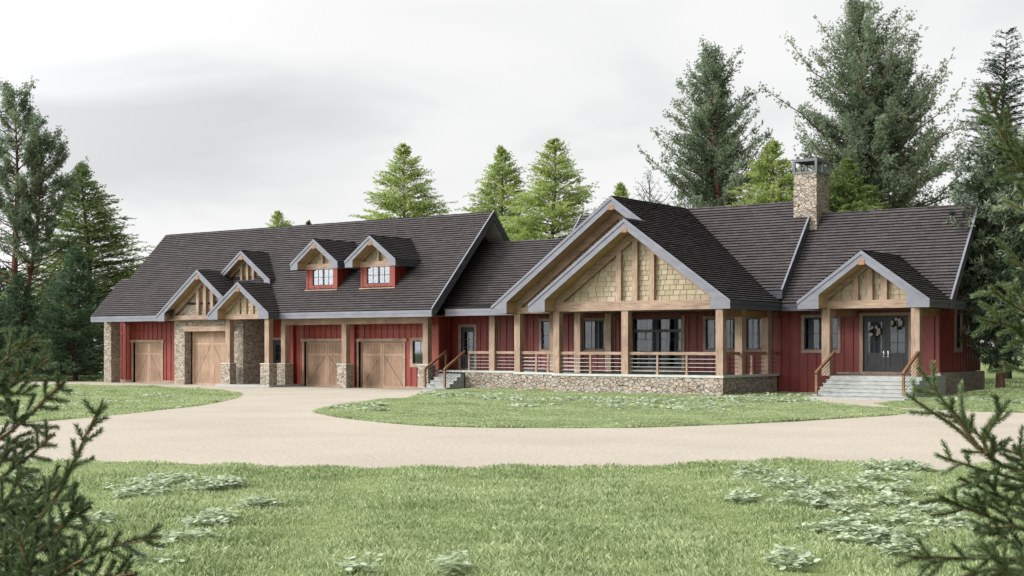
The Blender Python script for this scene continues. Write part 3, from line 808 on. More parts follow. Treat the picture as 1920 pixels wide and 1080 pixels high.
for a, b in ((.04, .10), (.27, .485), (.53, .64), (.80, .96)):
    n = 8; xa, xb = x0+W*a, x0+W*b
    for i in range(n*2):
        u0, u1 = xa+(xb-xa)*i/(n*2), xa+(xb-xa)*(i+1)/(n*2); d0, d1 = (.165, .175) if i % 2 else (.175, .165)
        m.poly([(u0, YW+d0, z0), (u1, YW+d1, z0), (u1, YW+d1, z1), (u0, YW+d0, z1)])
part(m, 'refl_panel', 'refl_panel', sd)

# side door on the porch, next to the garage
def panel_door(x0, x1, z0, z1, Y, parent, mat='door_black', handle_side=1, lites=(2, 3)):
    m = MB(); w = x1-x0; h = z1-z0; st = .17*min(1, w/1.0); zl0, zl1 = z0+h*.335, z1-h*.11; zp0, zp1 = z0+h*.08, z0+h*.285
    m.box(x0, x0+st, Y, Y+.05, z0, z1); m.box(x1-st, x1, Y, Y+.05, z0, z1)
    m.box(x0+st, x1-st, Y, Y+.05, z0, zp0); m.box(x0+st, x1-st, Y, Y+.05, zp1, zl0); m.box(x0+st, x1-st, Y, Y+.05, zl1, z1)
    m.box(x0+st, x1-st, Y+.025, Y+.05, zp0, zp1); m.box(x0+st+.07, x1-st-.07, Y+.008, Y+.03, zp0+.07, zp1-.07)
    cw = (x1-x0-2*st)
    for k in range(1, lites[0]): m.box(x0+st+cw*k/lites[0]-.015, x0+st+cw*k/lites[0]+.015, Y+.008, Y+.045, zl0, zl1)
    for k in range(1, lites[1]): zz = zl0+(zl1-zl0)*k/lites[1]; m.box(x0+st, x1-st, Y+.009, Y+.044, zz-.015, zz+.015)
    d = part(m, 'door_leaf', mat, parent)
    return d, (x0+st, x1-st, zl0, zl1)
m = MB(); m.box(CD[0]-.16, CD[0], YW-.05, YW+.03, .9, CD[3]+.15); m.box(CD[1], CD[1]+.16, YW-.05, YW+.03, .9, CD[3]+.15); m.box(CD[0], CD[1], YW-.05, YW+.03, CD[3], CD[3]+.15); m.box(CD[0], CD[1], YW-.04, YW+.03, .885, .94)
pd = part(m, 'porch_door', 'trim_grey')
d, gl_ = panel_door(CD[0]+.01, CD[1]-.01, .95, CD[3]-.01, YW+.05, pd)
m = MB(); m.box(gl_[0], gl_[1], YW+.073, YW+.079, gl_[2], gl_[3]); part(m, 'pane', 'glass', pd)
m = MB(); m.box(CD[0], CD[1], YW+.15, YW+.16, .9, CD[3]); part(m, 'door_back', 'dark', pd)
# front double door
m = MB(); m.box(ED[0]-.16, ED[0], YW-.06, YW+.03, .9, ED[3]+.12); m.box(ED[1], ED[1]+.14, YW-.06, YW+.03, .9, ED[3]+.12); m.box(ED[0], ED[1], YW-.06, YW+.03, ED[3], ED[3]+.12); m.box(ED[0], ED[1], YW-.07, YW+.03, .885, 1.02)
ed = part(m, 'front_door', 'wood_v', None, 'charcoal double front door with glass lites')
xm = (ED[0]+ED[1])/2
for a, b, s_ in ((ED[0]+.01, xm-.008, 1), (xm+.008, ED[1]-.01, -1)):
    d, gl_ = panel_door(a, b, 1.03, ED[3]-.01, YW+.03, ed)
    m = MB(); m.box(gl_[0], gl_[1], YW+.053, YW+.059, gl_[2], gl_[3]); part(m, 'pane', 'glass', ed)
    m = MB(); hx = xm-s_*.10; m.box(hx-.025, hx+.025, YW+.005, YW+.03, 1.66, 1.92); m.tube([(hx, YW+.005, 1.8), (hx, YW-.05, 1.8), (hx-s_*.13, YW-.05, 1.8)], .012, 6); m.tube([(hx, YW-.03, 1.70), (hx, YW-.04, 1.76)], .015, 6)
    part(m, 'handle', 'steel', ed)
m = MB(); m.box(ED[0]+.15, ED[1]-.15, YW+.15, YW+.16, 1.1, ED[3]); part(m, 'door_back', 'refl_panel', ed)
m = MB(); m.box(wx(1568, YW-.06)+.02, wx(1610, YW-.06), YW-.045, YW-.003, .9, .99); part(m, 'sill_board', 'trim_grey')

# ---- stone bases, decks, caps
DK = .88
m = MB()
m.box(-35.6, -26.9, 52.62, 58.0, -.1, DK-.10); m.box(-39.1, -35.61, 54.42, 58.0, -.1, DK-.10); m.box(-43.9, -39.11, 56.72, 58.0, -.1, DK-.10)
part(m, 'stone_base', 'stone')
m = MB()
m.box(-19.75, -19.42, 58.08, 64.2, -.1, 1.0); m.box(-20.6, -19.76, 58.08, 58.18, -.1, .86)
part(m, 'stone_base', 'stone_small')
m = MB()
m.box(-35.64, -26.86, 52.58, 58.19, DK-.10, DK); m.box(-39.14, -35.645, 54.38, 58.19, DK-.10, DK); m.box(-45.88, -39.145, 56.68, 58.19, DK-.10, DK)
part(m, 'porch_cap', 'cap')
m = MB(); m.box(-35.3, -27.2, 52.95, 58.18, DK+.001, DK+.012); m.box(-38.8, -35.31, 54.75, 58.18, DK+.001, DK+.012); m.box(-45.8, -38.81, 57.0, 58.18, DK+.001, DK+.012)
part(m, 'deck_floor', 'deck')
m = MB(); m.box(-36.1, -26.2, 52.9, 58.19, 3.74, 3.78); m.box(-39.6, -36.11, 54.7, 58.19, 3.735, 3.775); m.box(-45.7, -39.61, 55.9, 58.19, 3.73, 3.77); m.box(-26.19, -18.7, 57.0, 58.19, 3.72, 3.76); m.box(-24.2, -18.8, 55.5, 56.99, 3.73, 3.77)
m.box(-72.0, -44.7, 54.85, 57.14, 3.68, 3.72); m.box(-60.2, -55.7, 54.7, 54.84, 3.69, 3.72)
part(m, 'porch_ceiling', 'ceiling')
# porch posts
PW = .34
def post(x0, Y, z0, z1, w=PW, mat='wood_v', foot=True):
    m = MB(); m.box(x0, x0+w, Y, Y+w, z0, z1); return part(m, 'post', mat)
ztop = 3.73
for X in (-27.24, wx(1164.5, 52.6), -35.6): post(X, 52.62, DK+.002, ztop)
post(-39.1, 54.42, DK+.002, ztop); post(-35.62, 54.42, DK+.002, 3.735); post(-27.24, 54.42, DK+.002, 3.735)
post(wx(917, 56.75), 56.75, DK+.002, 3.70); post(wx(1030, 56.9), 56.9, DK+.002, 3.73); post(wx(1134, 57.0), 57.0, DK+.002, 3.73); post(-27.24, 57.05, DK+.002, 3.735)
# side beams under the right eave and the left set back parts
m = MB(); m.box(-27.2, -26.93, 52.98, 58.18, 3.42, 3.70); part(m, 'beam', 'wood_y')
# entry posts
YE = 55.3
post(wx(1540.5, YE), YE, DK, 3.71, .36); post(wx(1708, YE), YE, DK, 3.71, .36)
m = MB(); m.box(-19.72, -19.50, 55.6, 58.16, 3.42, 3.72); m.box(-23.4, -23.15, 55.7, 58.16, 3.42, 3.72); part(m, 'beam', 'wood_y')
# entry landing and steps
m = MB(); X0, X1 = -23.2, -19.22
m.box(X0+.0, X1, 55.22, 58.13, -.1, DK-.001)
n = 6
for i in range(n):
    zt_ = DK*(n-i)/(n+.0)-(.0 if i else .002); 
    if i == 0: continue
    m.box(X0, X1-.001*i, 55.22-.34*i, 55.22-.34*(i-1)-.0005, -.1, zt_)
    m.box(X0-.015, X1+.012, 55.22-.34*i-.03, 55.22-.34*i-.0005, zt_-.045, zt_+.004)
m.box(X0-.2, X1+.15, 52.75, 53.5, -.06, .055)
part(m, 'front_steps', 'concrete', None, 'wide concrete front steps')
# garage side steps
m = MB(); X0, X1 = -45.45, -43.92
for i in range(1, 6):
    zt_ = -.157+(DK+.157)*(6-i)/6; m.box(X0, X1-.001*i, 56.66-.30*i, 56.66-.30*(i-1)-.0005, -.25, zt_-.05); m.box(X0-.02, X1+.02, 56.66-.30*i-.03, 56.66-.30*(i-1)-.001, zt_-.049, zt_)
m.box(X0-.05, X1+.0, 54.6, 55.12, -.25, -.12)
part(m, 'side_steps', 'concrete', None, 'narrow concrete steps between garage and porch')
# ---- railings
def railing(p0, p1, zr=1.88, zd=DK, bal=(), ncab=4, cab='cable', end0=False, mat='wood_h'):
    p0, p1 = Vector((*p0, 0)), Vector((*p1, 0)); d = (p1-p0).normalized(); q = Vector((-d.y, d.x, 0))*.06
    m = MB()
    def bar(a, b, hw, z0, z1):
        qq = Vector((-d.y, d.x, 0))*hw; n = len(m.v)
        c = [a-qq, a+qq, b+qq, b-qq]
        m.v += [(v.x, v.y, z0) for v in c]+[(v.x, v.y, z1) for v in c]
        for f in ((0,1,2,3),(7,6,5,4),(0,4,5,1),(1,5,6,2),(2,6,7,3),(3,7,4,0)): m.f.append(tuple(n+i for i in f))
    bar(p0, p1, .06, zr-.13, zr)
    r_ = part(m, 'railing', mat)
    for i in range(ncab):
        z = zd+.16+i*(zr-.13-zd-.16)/ncab*1.0
        m = MB(); m.tube([(p0.x, p0.y, z), (p1.x, p1.y, z)], .0105, 5, False); part(m, 'cable', cab, r_)
    for b in bal:
        c = p0+(p1-p0)*b; m = MB(); m.box(c.x-.045, c.x+.045, c.y-.04, c.y+.04, zd+.002, zr-.132); m.box(c.x-.06, c.x+.06, c.y-.055, c.y+.055, zd+.003, zd+.10)
        part(m, 'baluster', 'wood_v', r_)
    return r_
xp2 = wx(1164.5, 52.6)
fr_ = lambda px, a, b, Y: (wx(px, Y)-a)/(b-a)
yr_ = 52.79
railing((-35.26, yr_), (xp2, yr_), bal=[fr_(1107.5, -35.26, xp2, yr_)])
railing((xp2+PW, yr_), (-27.24, yr_), bal=[fr_(1233, xp2+PW, -27.24, yr_), fr_(1288, xp2+PW, -27.24, yr_)])
yb_ = 54.59
railing((-38.76, yb_), (-35.62, yb_), bal=[fr_(1006, -38.76, -35.62, yb_), fr_(1028, -38.76, -35.62, yb_)])
yc_ = 56.92; xp5 = wx(917, 56.75)
railing((-43.8, yc_), (xp5, yc_), bal=[.012]); railing((xp5+PW, yc_), (-39.0, yc_))
railing((-38.9, yc_), (wx(1030, 56.9), yc_))
xr_ = -27.07
railing((xr_, 52.96), (xr_, 54.42), cab='dark_cable', mat='wood_y'); railing((xr_, 54.76), (xr_, 57.05), bal=[.42], cab='dark_cable', mat='wood_y'); railing((xr_, 57.39), (xr_, 58.18), cab='dark_cable', mat='wood_y')
def stair_rail(x, y0, z0, y1, z1, h0=.92, h1=.95, post_top=True, ext=None):
    m = MB()
    n = len(m.v)
    m.prism_x([(y0-.05, z0+h0), (y0-.05, z0+h0+.12), (y1, z1+h1+.12), (y1, z1+h1)], x-.055, x+.055)
    r_ = part(m, 'handrail', 'rail_wood')
    m = MB(); m.box(x-.05, x+.05, y0-.05, y0+.05, z0+.002, z0+h0+.05); part(m, 'newel', 'rail_wood', r_)
    if post_top: m = MB(); m.box(x-.045, x+.045, y1-.05, y1+.04, z1+.002, z1+h1+.05); part(m, 'newel', 'rail_wood', r_)
    for i in range(5):
        k = .12+i*.15
        m = MB(); m.tube([(x, y0, z0+k), (x, y1, z1+k)], .011, 5, False); part(m, 'cable', 'dark_cable', r_)
    return r_
stair_rail(-45.28, 55.12, .02, 56.85, DK, .86, .92); stair_rail(-43.98, 55.12, .02, 56.80, DK, .86, .92, post_top=False)
stair_rail(-23.02, 53.42, .15, 55.28, DK, .82, .93, post_top=False); stair_rail(-19.42, 53.62, .15, 55.28, DK, .82, .93, post_top=True)

# ------------------------------------------------------------------ GARAGE WING
YG = 57.14; ZG = -.157
def gdoor(px0, px1, py_top, Y, trim_px=None, recess=.10):
    x0, x1 = wx(px0, Y), wx(px1, Y); z1 = wz((px0+px1)/2, py_top, Y); return [x0, x1, ZG, z1]
g1d = gdoor(250.5, 304, 642, YG); g3d = gdoor(571, 651, 640.5, YG); g4d = gdoor(673, 757, 640.5, YG)
gw = [wx(774.5, YG), wx(801, YG), wz(785, 682, YG), wz(785, 639, YG)]
sd_ = [wx(512, YG), wx(534, YG), .0, 2.5]
hs_ = [g1d, g3d, g4d, gw, sd_]
wall_y('wall', 'red', YG, -72.28, -65.0, ZG, 3.75, [g1d], bat=.43, nobat=[exp(g1d, .17)], bands=(), label='red siding around the far left garage door')
wall_y('wall', 'red', YG, -59.0, -45.95, ZG, 3.72, [g3d, g4d, gw, sd_], bat=.42, nobat=[exp(h, .15) for h in hs_], bands=(), label='red siding around the two right garage doors')
m = MB(); m.box(-72.27, -65.05, YG-.03, YG-.002, 2.92, 3.02); part(m, 'belt_board', 'red')
m = MB(); m.box(-56.9, -46.3, YG-.03, YG-.002, 2.92, 3.02); part(m, 'belt_board', 'red')
m = MB(); m.box(-72.27, g1d[0]-.16, YG-.06, YG-.003, ZG, ZG+.16); m.box(g1d[1]+.16, -65.05, YG-.06, YG-.003, ZG, ZG+.16); m.box(g3d[1]+.16, g4d[0]-.16, YG-.06, YG-.003, ZG, ZG+.12); m.box(g4d[1]+.16, -46.4, YG-.06, YG-.003, ZG, ZG+.12)
part(m, 'sill_board', 'wood_h')
# pilasters
for a, b in ((545, 549.5), (656, 664)):
    m = MB(); m.box(wx(a, YG-.2), wx(b, YG-.2), YG-.2, YG-.001, ZG, 3.7); part(m, 'pilaster', 'red')
m = MB(); m.box(-46.38, -45.93, YG-.12, YG-.001, ZG, 3.72); m.box(-45.949, -45.90, YG-.10, YG+.25, ZG, 3.72); part(m, 'corner_board', 'red')
# east wall of garage with gable
gzr = lambda y: GR[1]-.16-abs(y-GR[0])*1.02
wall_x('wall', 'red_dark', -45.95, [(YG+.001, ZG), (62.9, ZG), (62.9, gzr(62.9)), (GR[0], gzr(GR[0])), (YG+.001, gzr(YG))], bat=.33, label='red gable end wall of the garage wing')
def barn_door(h, Y, head=.17, side=.12, parent=None, over=.10, frame=True):
    x0, x1, z0, z1 = h; yr = Y+.12
    m = MB()
    if frame:
        m.box(x0-side, x0, Y-.06, Y+.2, z0, z1); m.box(x1, x1+side, Y-.06, Y+.2, z0, z1); m.box(x0-side-over, x1+side+over, Y-.075, Y+.2, z1, z1+head)
    gd = part(m, 'garage_door', 'wood_h') if frame else None
    if gd is None:
        m.box(x0, x1, yr+.10, yr+.12, z0, z1); gd = part(m, 'garage_door', 'dark')
    m = MB(); m.box(x0, x1, yr+.05, yr+.07, z0, z1); part(m, 'door_back', 'dark', gd)
    W = x1-x0; xm = (x0+x1)/2; g_ = .014; H = z1-z0; zm = z0+H*.70; st = .13; tb = .12
    for a, b, s_ in ((x0+.01, xm-g_*.6, 1), (xm+g_*.6, x1-.01, -1)):
        m = MB()
        # planks behind (top field) with grooves
        n = 8; pw = (b-a)/n
        for i in range(n):
            m.box(a+i*pw+.004, a+(i+1)*pw-.004, yr+.014, yr+.04, zm, z1-.01)
        # lower field split by the diagonal brace groove
        A = (a+st, z0+tb) if s_ == 1 else (b-st, z0+tb); Bq = (b-st, zm-.02) if s_ == 1 else (a+st, zm-.02)
        xa, xb = a+st+.003, b-st-.003; za_, zb_ = z0+tb, zm-.02
        gx = .022
        for i in range(n):
            u0, u1 = xa+(xb-xa)*i/n+.003, xa+(xb-xa)*(i+1)/n-.003
            band = [(u0, za_), (u1, za_), (u1, zb_), (u0, zb_)]
            # diagonal line from (lowx,za) to (highx,zb)
            lx, hx = (xa, xb) if s_ == 1 else (xb, xa)
            nx, nz = (zb_-za_), -(hx-lx); L = math.hypot(nx, nz); nx /= L; nz /= L; c = nx*lx+nz*za_
            for q in (clip(band, nx, nz, c-gx*.5), clip(band, -nx, -nz, -c-gx*.5)):
                if len(q) >= 3: m.prism_y(q, yr+.012, yr+.035)
        part(m, 'door_panel', 'door_plank', gd); m = MB()
        # stiles and rails
        m.box(a, a+st, yr, yr+.03, z0, z1-.008); m.box(b-st, b, yr, yr+.03, z0, z1-.008)
        m.box(a+st, b-st, yr+.001, yr+.031, z0, z0+tb-.004); m.box(a+st, b-st, yr+.001, yr+.031, zm-.02+.004, zm+.09); m.box(a+st, b-st, yr+.001, yr+.031, z1-.12, z1-.008)
        part(m, 'door_leaf', 'door_wood', gd)
    return gd
barn_door(g1d, YG, .16, .13); barn_door(g3d, YG, .17, .14); barn_door(g4d, YG, .17, .14)
window(gw, YG, 1, 1, mat='glass_mid', trim='wood_h', tw=.17, refl_spans=None)
# side entrance door
m = MB(); m.box(sd_[0]-.1, sd_[0], YG-.04, YG+.05, 0, sd_[3]+.1); m.box(sd_[1], sd_[1]+.1, YG-.04, YG+.05, 0, sd_[3]+.1); m.box(sd_[0]-.1, sd_[1]+.1, YG-.045, YG+.05, sd_[3]+.005, sd_[3]+.14)
pd = part(m, 'side_door', 'trim_grey')
d, gl_ = panel_door(sd_[0], sd_[1], .01, sd_[3], YG+.04, pd)
m = MB(); m.box(gl_[0], gl_[1], YG+.063, YG+.069, gl_[2], gl_[3]); part(m, 'pane', 'glass', pd)
# stone portal
YS = 55.42
sx = [wx(p, YS) for p in (327, 346, 438, 456)]
ztl = wz(390, 611, YS); zlb = wz(390, 621, YS)
m = MB()
m.box(sx[0], sx[1], YS, YS+1.72, ZG-.1, 3.66); m.box(sx[2], sx[3], YS, YS+1.72, ZG-.1, 3.66); m.box(sx[1], sx[2], YS, YS+.6, ztl, 3.66)
part(m, 'stone_portal', 'stone_small', None, 'stone surround of the second garage door')
m = MB(); m.box(sx[1]-.12, sx[2]+.12, YS-.06, YS+.4, zlb, ztl-.001); part(m, 'lintel', 'wood_h')
yd = YS+.5
barn_door([sx[1]+.12, wx(436, yd), ZG, zlb+.25], yd-.12, frame=False)
m = MB(); m.box(sx[1]+.001, sx[1]+.12, yd, yd+.1, ZG, zlb); part(m, 'door_jamb', 'dark')
# far left stone column
m = MB(); xa, xb = wx(195, 55.8), wx(208.3, 55.8); m.box(xa, xb, 55.8, 56.5, ZG-.1, 3.70); part(m, 'stone_column', 'stone_small')
# beam, posts and piers of the garage front
YP = 55.85
m = MB(); m.box(-56.45, wx(802, YP), YP, YP+.3, 3.34, 3.68); part(m, 'beam', 'wood_h')
PT = 1.13
def pier(x0, x1, y0, y1, zt=PT):
    m = MB(); m.box(x0, x1, y0, y1, ZG-.1, zt); p = part(m, 'pier', 'stone_small')
    m = MB(); m.box(x0-.03, x1+.03, y0-.03, y1+.03, zt+.001, zt+.05); part(m, 'pier_cap', 'cap', p)
for a, b in ((632, 649), (783, 802.5)): pier(wx(a, YP), wx(b, YP), YP, YP+.62)
for a, b in ((640, 649), (793, 802)):
    x = wx(b, YP); post(x-.34, YP+.001, PT+.052, 3.339, .34)
pier(wx(519.5, YP), wx(534.5, YP), YP, YP+.62); x = wx(534.5, YP); post(x-.33, YP+.001, PT+.052, 3.339, .33)
Y2 = 54.6
pier(wx(415, 54.5), wx(430.8, 54.5), 54.5, 55.0); pier(wx(488, 54.5), wx(504.5, 54.5), 54.5, 55.1)
for a, b in ((422.8, 430.6), (496, 504)):
    post(wx(a, Y2), Y2, PT+.052, 3.67, wx(b, Y2)-wx(a, Y2))
m = MB(); m.box(-60.1, wx(504.8, 54.2), 54.2, 55.84, ZG-.05, -.04); m.box(-60.1, -55.9, 55.841, 57.1, ZG-.05, -.04); part(m, 'entrance_slab', 'concrete')

# dormers
def dormer(xc, hs, ze, yf, yw, bodyw, zs, wpx, seed, label):
    p = .733
    m = MB(); x0, x1 = xc-bodyw/2, xc+bodyw/2; Y = yw+.02
    w0, w1 = wx(wpx[0], Y), wx(wpx[1], Y); z0, z1 = wz((wpx[0]+wpx[1])/2, wpx[3], Y), wz((wpx[0]+wpx[1])/2, wpx[2], Y)
    zt = ze-.25
    m.box(x0, w0, Y, Y+.15, zs, zt); m.box(w1, x1, Y, Y+.15, zs, zt); m.box(w0, w1, Y, Y+.15, zs, z0); m.box(w0, w1, Y, Y+.15, z1, zt)
    for xx in (x0-.02, x1-.10): m.box(xx, xx+.12, Y-.03, Y+.14, zs, zt)
    xx = w0+.1
    while xx < w1-.1: m.box(xx, xx+.05, Y-.025, Y+.001, zs, z0-.05); xx += .42
    yb = Y+2.2
    for xx in (x0, x1-.1):
        m.prism_x([(Y+.15, zs), (yb, zs+.4), (yb, zt), (Y+.15, zt)], xx, xx+.1)
    yy = Y+.35
    while yy < yb: m.box(x1-.0005, x1+.035, yy, yy+.05, zs+.1, zt); yy += .34
    d = part(m, 'dormer', 'red', None, label)
    gable(xc, hs, ze, p, yf, yw, yw+2.9, ze-.34, 'shake', 1, .4, None, beam_h=.30, seed=seed, parent=d, stud_w=.14, rb=.16, bw=.55, tf=.36, beam_w=bodyw/2+.08)
    m = MB(); m.box(x0-.08, x1+.06, Y-.12, Y+.1, zs-.10, zs-.001); part(m, 'sill', 'wood_h', d)
    window([w0, w1, z0, z1], Y, 2, 2, mat='glass_bright', trim=None, refl_spans=None, fr=.045, parent=d)
    m = MB(); m.box(w0-.05, w1+.05, Y+.3, Y+.32, z0-.1, z1+.1); part(m, 'window_back', 'refl_panel', d)
dormer(-53.44, 1.79, 6.75, 55.35, 56.0, 2.32, 5.30, (586, 625, 504, 535.5), 300, 'left dormer on the garage roof')
dormer(-49.30, 1.80, 6.75, 55.35, 56.0, 2.40, 5.30, (687.5, 731, 499, 532), 320, 'right dormer on the garage roof')

# chimney
m = MB(); cx0, cx1, cy0, cy1 = -26.94, -25.80, 59.88, 61.36
m.box(cx0, cx1, cy0, cy1, 6.6, 10.16); ch = part(m, 'chimney', 'stone')
m = MB(); e = .03; z0, z1 = 10.161, 10.83
for z_ in ((z0, z0+.10), (z1-.10, z1)):
    m.box(cx0-e, cx1+e, cy0-e, cy0+.09, *z_); m.box(cx0-e, cx1+e, cy1-.09, cy1+e, *z_); m.box(cx0-e, cx0+.09, cy0+.09, cy1-.09, *z_); m.box(cx1-.09, cx1+e, cy0+.09, cy1-.09, *z_)
for x in (cx0-e, cx1+e-.11):
    for y in (cy0-e, (cy0+cy1)/2-.055, cy1+e-.11): m.box(x, x+.11, y, y+.11, z0+.10, z1-.10)
m.box(cx0-e, cx1+e, cy0-e, cy1+e, z1+.001, z1+.02)
part(m, 'chimney_cap', 'grey_metal', ch)

# wreaths (hang on the door, things of their own)
M['wreath'] = leafmat('wreath leaves', (.01,.014,.008), (.035,.045,.02), (.12,.06,.03))
M['petal'] = leafmat('white pink petals', (.75,.62,.58), (.85,.82,.78), (.88,.87,.84))
def wreath(px, py, label, seed):
    Y = YW-.02; x, z = wx(px, Y), wz(px, py, Y); rr = np.random.default_rng(seed)
    w = empty('wreath', (x, Y, z)); tag(w, label, 'wreath', 'flower wreaths on the front doors')
    n = 900; a = rr.random(n)*2*np.pi; r = .20+.045*rr.standard_normal(n)
    C = np.column_stack([np.cos(a)*r, -.03+.025*rr.standard_normal(n), np.sin(a)*r])
    d = rr.standard_normal((n, 3)); d /= np.linalg.norm(d, axis=1)[:, None]; q = np.cross(d, rr.standard_normal((n, 3))); q /= np.linalg.norm(q, axis=1)[:, None]
    V = np.stack([C-d*.03, C+q*.012, C+d*.03, C-q*.012], 1).reshape(-1, 3)
    np_mesh('leaves', V, 4, M['wreath'], w, np.repeat(rr.random(n), 4))
    for an, R_ in ((.3, .075), (-.25, .085), (1.1, .065), (2.1, .06), (2.6, .055), (3.9, .07), (5.4, .05)):
        if seed % 2: an += .6
        c = np.array([math.cos(an)*.2, -.10, math.sin(an)*.2]); k = 70
        d = rr.standard_normal((k, 3)); d /= np.linalg.norm(d, axis=1)[:, None]; q = np.cross(d, rr.standard_normal((k, 3))); q /= np.linalg.norm(q, axis=1)[:, None]
        V = np.stack([c+d*R_*.2-q*R_*.5, c+d*R_*.2+q*R_*.5, c+d*R_+q*R_*.3, c+d*R_-q*R_*.3], 1).reshape(-1, 3)
        np_mesh('flower', V, 4, M['petal'], w, np.repeat(rr.random(k), 4))
wreath(1641, 621, 'dark round wreath with white flowers, the lower one, on the left door leaf', 4)
wreath(1682.5, 607, 'dark round wreath with white flowers, the higher one, on the right door leaf', 5)
# ------------------------------------------------------------------ TREES
def unit(a): return a/np.maximum(np.linalg.norm(a, axis=-1, keepdims=True), 1e-9)
def tree_mesh(H, Rad, style, seed, h0=.12, nb=120, twigs=12, tl=.34, m=6, bl=.16, bw=.030, droop=.25, elev=.15, up=.0, prof=None, clump=0., lean=(0, 0), stems=1, tip_only=0., spread=.9, bare=0, flat=1.0, pts=6, gap=0.):
    r = np.random.default_rng(seed)
    wood_ = MB(); PV = []; PD = []; PT = []; PS = []
    for st in range(stems):
        ang = r.random()*6.28 if stems > 1 else 0
        lx, ly = lean if st == 0 else (math.cos(ang)*.16, math.sin(ang)*.16)
        Hs = H*(1 if st == 0 else .8+.1*r.random())
        def axis(t): return np.array([lx*Hs*t*(1-.35*t)+.012*H*math.sin(t*7+seed), ly*Hs*t*(1-.35*t)+.012*H*math.cos(t*6+seed*2), Hs*t])
        ts = np.linspace(0, .97, 12); rt = .017*H*(1 if st == 0 else .75)
        wood_.tube([tuple(axis(t)) for t in ts], [max(rt*(1-t)**.9*(1.25 if t < .03 else 1), .02) for t in ts], 8)
        for b in range(nb):
            u = (b+r.random())/nb; t = h0+(1-h0)*u**.92
            pr_ = prof(u) if prof else (1-u)**.85
            if gap and r.random() < gap: continue
            if style != 'pine' and r.random() < (u-.78)*2.0: continue
            L = Rad*pr_*(.72+.45*r.random())+(.004*H if style == 'hemlock' else .015*H)
            az = b*2.399963+r.normal()*.35
            e = elev+.35*u+(.5*max(0, u-.7)/.3 if style != 'cedar' else .2*u)+r.normal()*.10
            base = axis(min(t, .985)); dirh = np.array([math.cos(az), math.sin(az), 0])
            side = np.array([-math.sin(az), math.cos(az), 0])
            s = np.linspace(0, 1, 7)
            bt_ = .13*r.normal(); bend = r.normal()*.16; pine = style == 'pine'
            if pine: L *= .62+.62*r.random()
            cur = base+np.outer(L*s, dirh)*math.cos(e)+np.outer(L*bend*s*s+L*(.05 if pine else .015)*np.sin(s*6+b), side)+np.outer(L*((.04 if pine else 0)*np.sin(s*7+b*1.7)+math.sin(e)*s-droop*s*s+up*s**3), [0, 0, 1])
            br = max(.0030*H*(.35+pr_), .014)
            wood_.tube([tuple(c) for c in cur[::2]], [br*(1-.8*k) for k in s[::2]], 4, False)
            if bare and u < bare and r.random() < .75: continue
            t0 = tip_only if tip_only else .12
            k = max(4, int(twigs*(.35+.65*pr_)))
            sv = np.sort(t0+(1-t0)*r.random(k)); sv[-1] = 1.0
            for j, sj in enumerate(sv):
                p0 = np.array([np.interp(sj, s, cur[:, q]) for q in range(3)])
                tg = unit(np.array([np.interp(min(sj+.1, 1), s, cur[:, q])-np.interp(max(sj-.1, 0), s, cur[:, q]) for q in range(3)]))
                sg = 1 if j % 2 else -1
                if j == k-1: dd = tg
                elif pine:
                    ph = r.random()*6.283; dd = unit(tg*(.55+.4*r.random())+side*math.cos(ph)*spread+np.array([0, 0, math.sin(ph)*.75+.2]))
                else: dd = unit(tg*(.75+.3*r.random())+side*sg*spread*(.6+.5*r.random())+np.array([0, 0, r.normal()*.18/flat]))
                l2 = tl*Rad*(.25+.75*(1-sj*.55))*(.5+.7*r.random())*(.45+.55*pr_)
                l2 = max(l2, .012*H if pine else .007*H)
                l2 = min(l2, (.75 if not pine else 1.3)*L+.06)
                q = np.linspace(.15, 1, pts)[:, None]
                P = p0+dd*l2*q+np.array([0, 0, -1.])*(l2*(droop*.8)*q**2)+np.array([0,0,1.])*(l2*up*.6*q**2)
                if clump: P = P+r.normal(size=P.shape)*clump
                PV.append(P); PS.append(np.full(pts, (.42+.58*min(1, pr_*2.2)))); PD.append(np.repeat(dd[None], pts, 0)+np.array([0, 0, -droop*.8+up*.8])*q); PT.append(np.full(pts, np.clip(.36+.14*r.normal()+bt_+.10*u+.10*sj, 0, 1)))
    P = np.concatenate(PV); Dd = unit(np.concatenate(PD)); T = np.concatenate(PT)
    n = len(P)
    P = np.repeat(P, m, 0); Dd = np.repeat(Dd, m, 0); T = np.repeat(T, m); SC = np.repeat(np.concatenate(PS), m)[:, None]
    N = len(P)
    rnd = r.normal(size=(N, 3)); rnd[:, 2] /= flat; rnd = unit(rnd)
    k = (.55+.6*r.random(N))[:, None]
    d = unit(Dd+rnd*k*(1.2 if style in ('pine',) else .75))
    L = SC*bl*(.6+.7*r.random(N))[:, None]; w = bw*(.7+.6*r.random(N))[:, None]
    sd = unit(np.cross(d, r.normal(size=(N, 3))))
    if flat > 1: sd[:, 2] /= flat; sd = unit(sd)
    P = P-d*L*.15
    V = np.stack([P-sd*w*.5, P+sd*w*.5, P+d*L*.75+sd*w*.42, P+d*L], 1).reshape(-1, 3)
    T = np.repeat(np.clip(T+.13*r.normal(size=N), 0, 1), 4)
    return wood_, V, T
def make_tree(name, label, cat, loc, mat, bark, group=None, rot=0., **kw):
    wood_, V, T = tree_mesh(**kw)
    o = empty(name, loc); o.rotation_euler.z = rot; tag(o, label, cat, group)
    wood_.build('trunk', M[bark], o, world=False); np_mesh('crown', V, 4, M[mat], o, T)
    return o
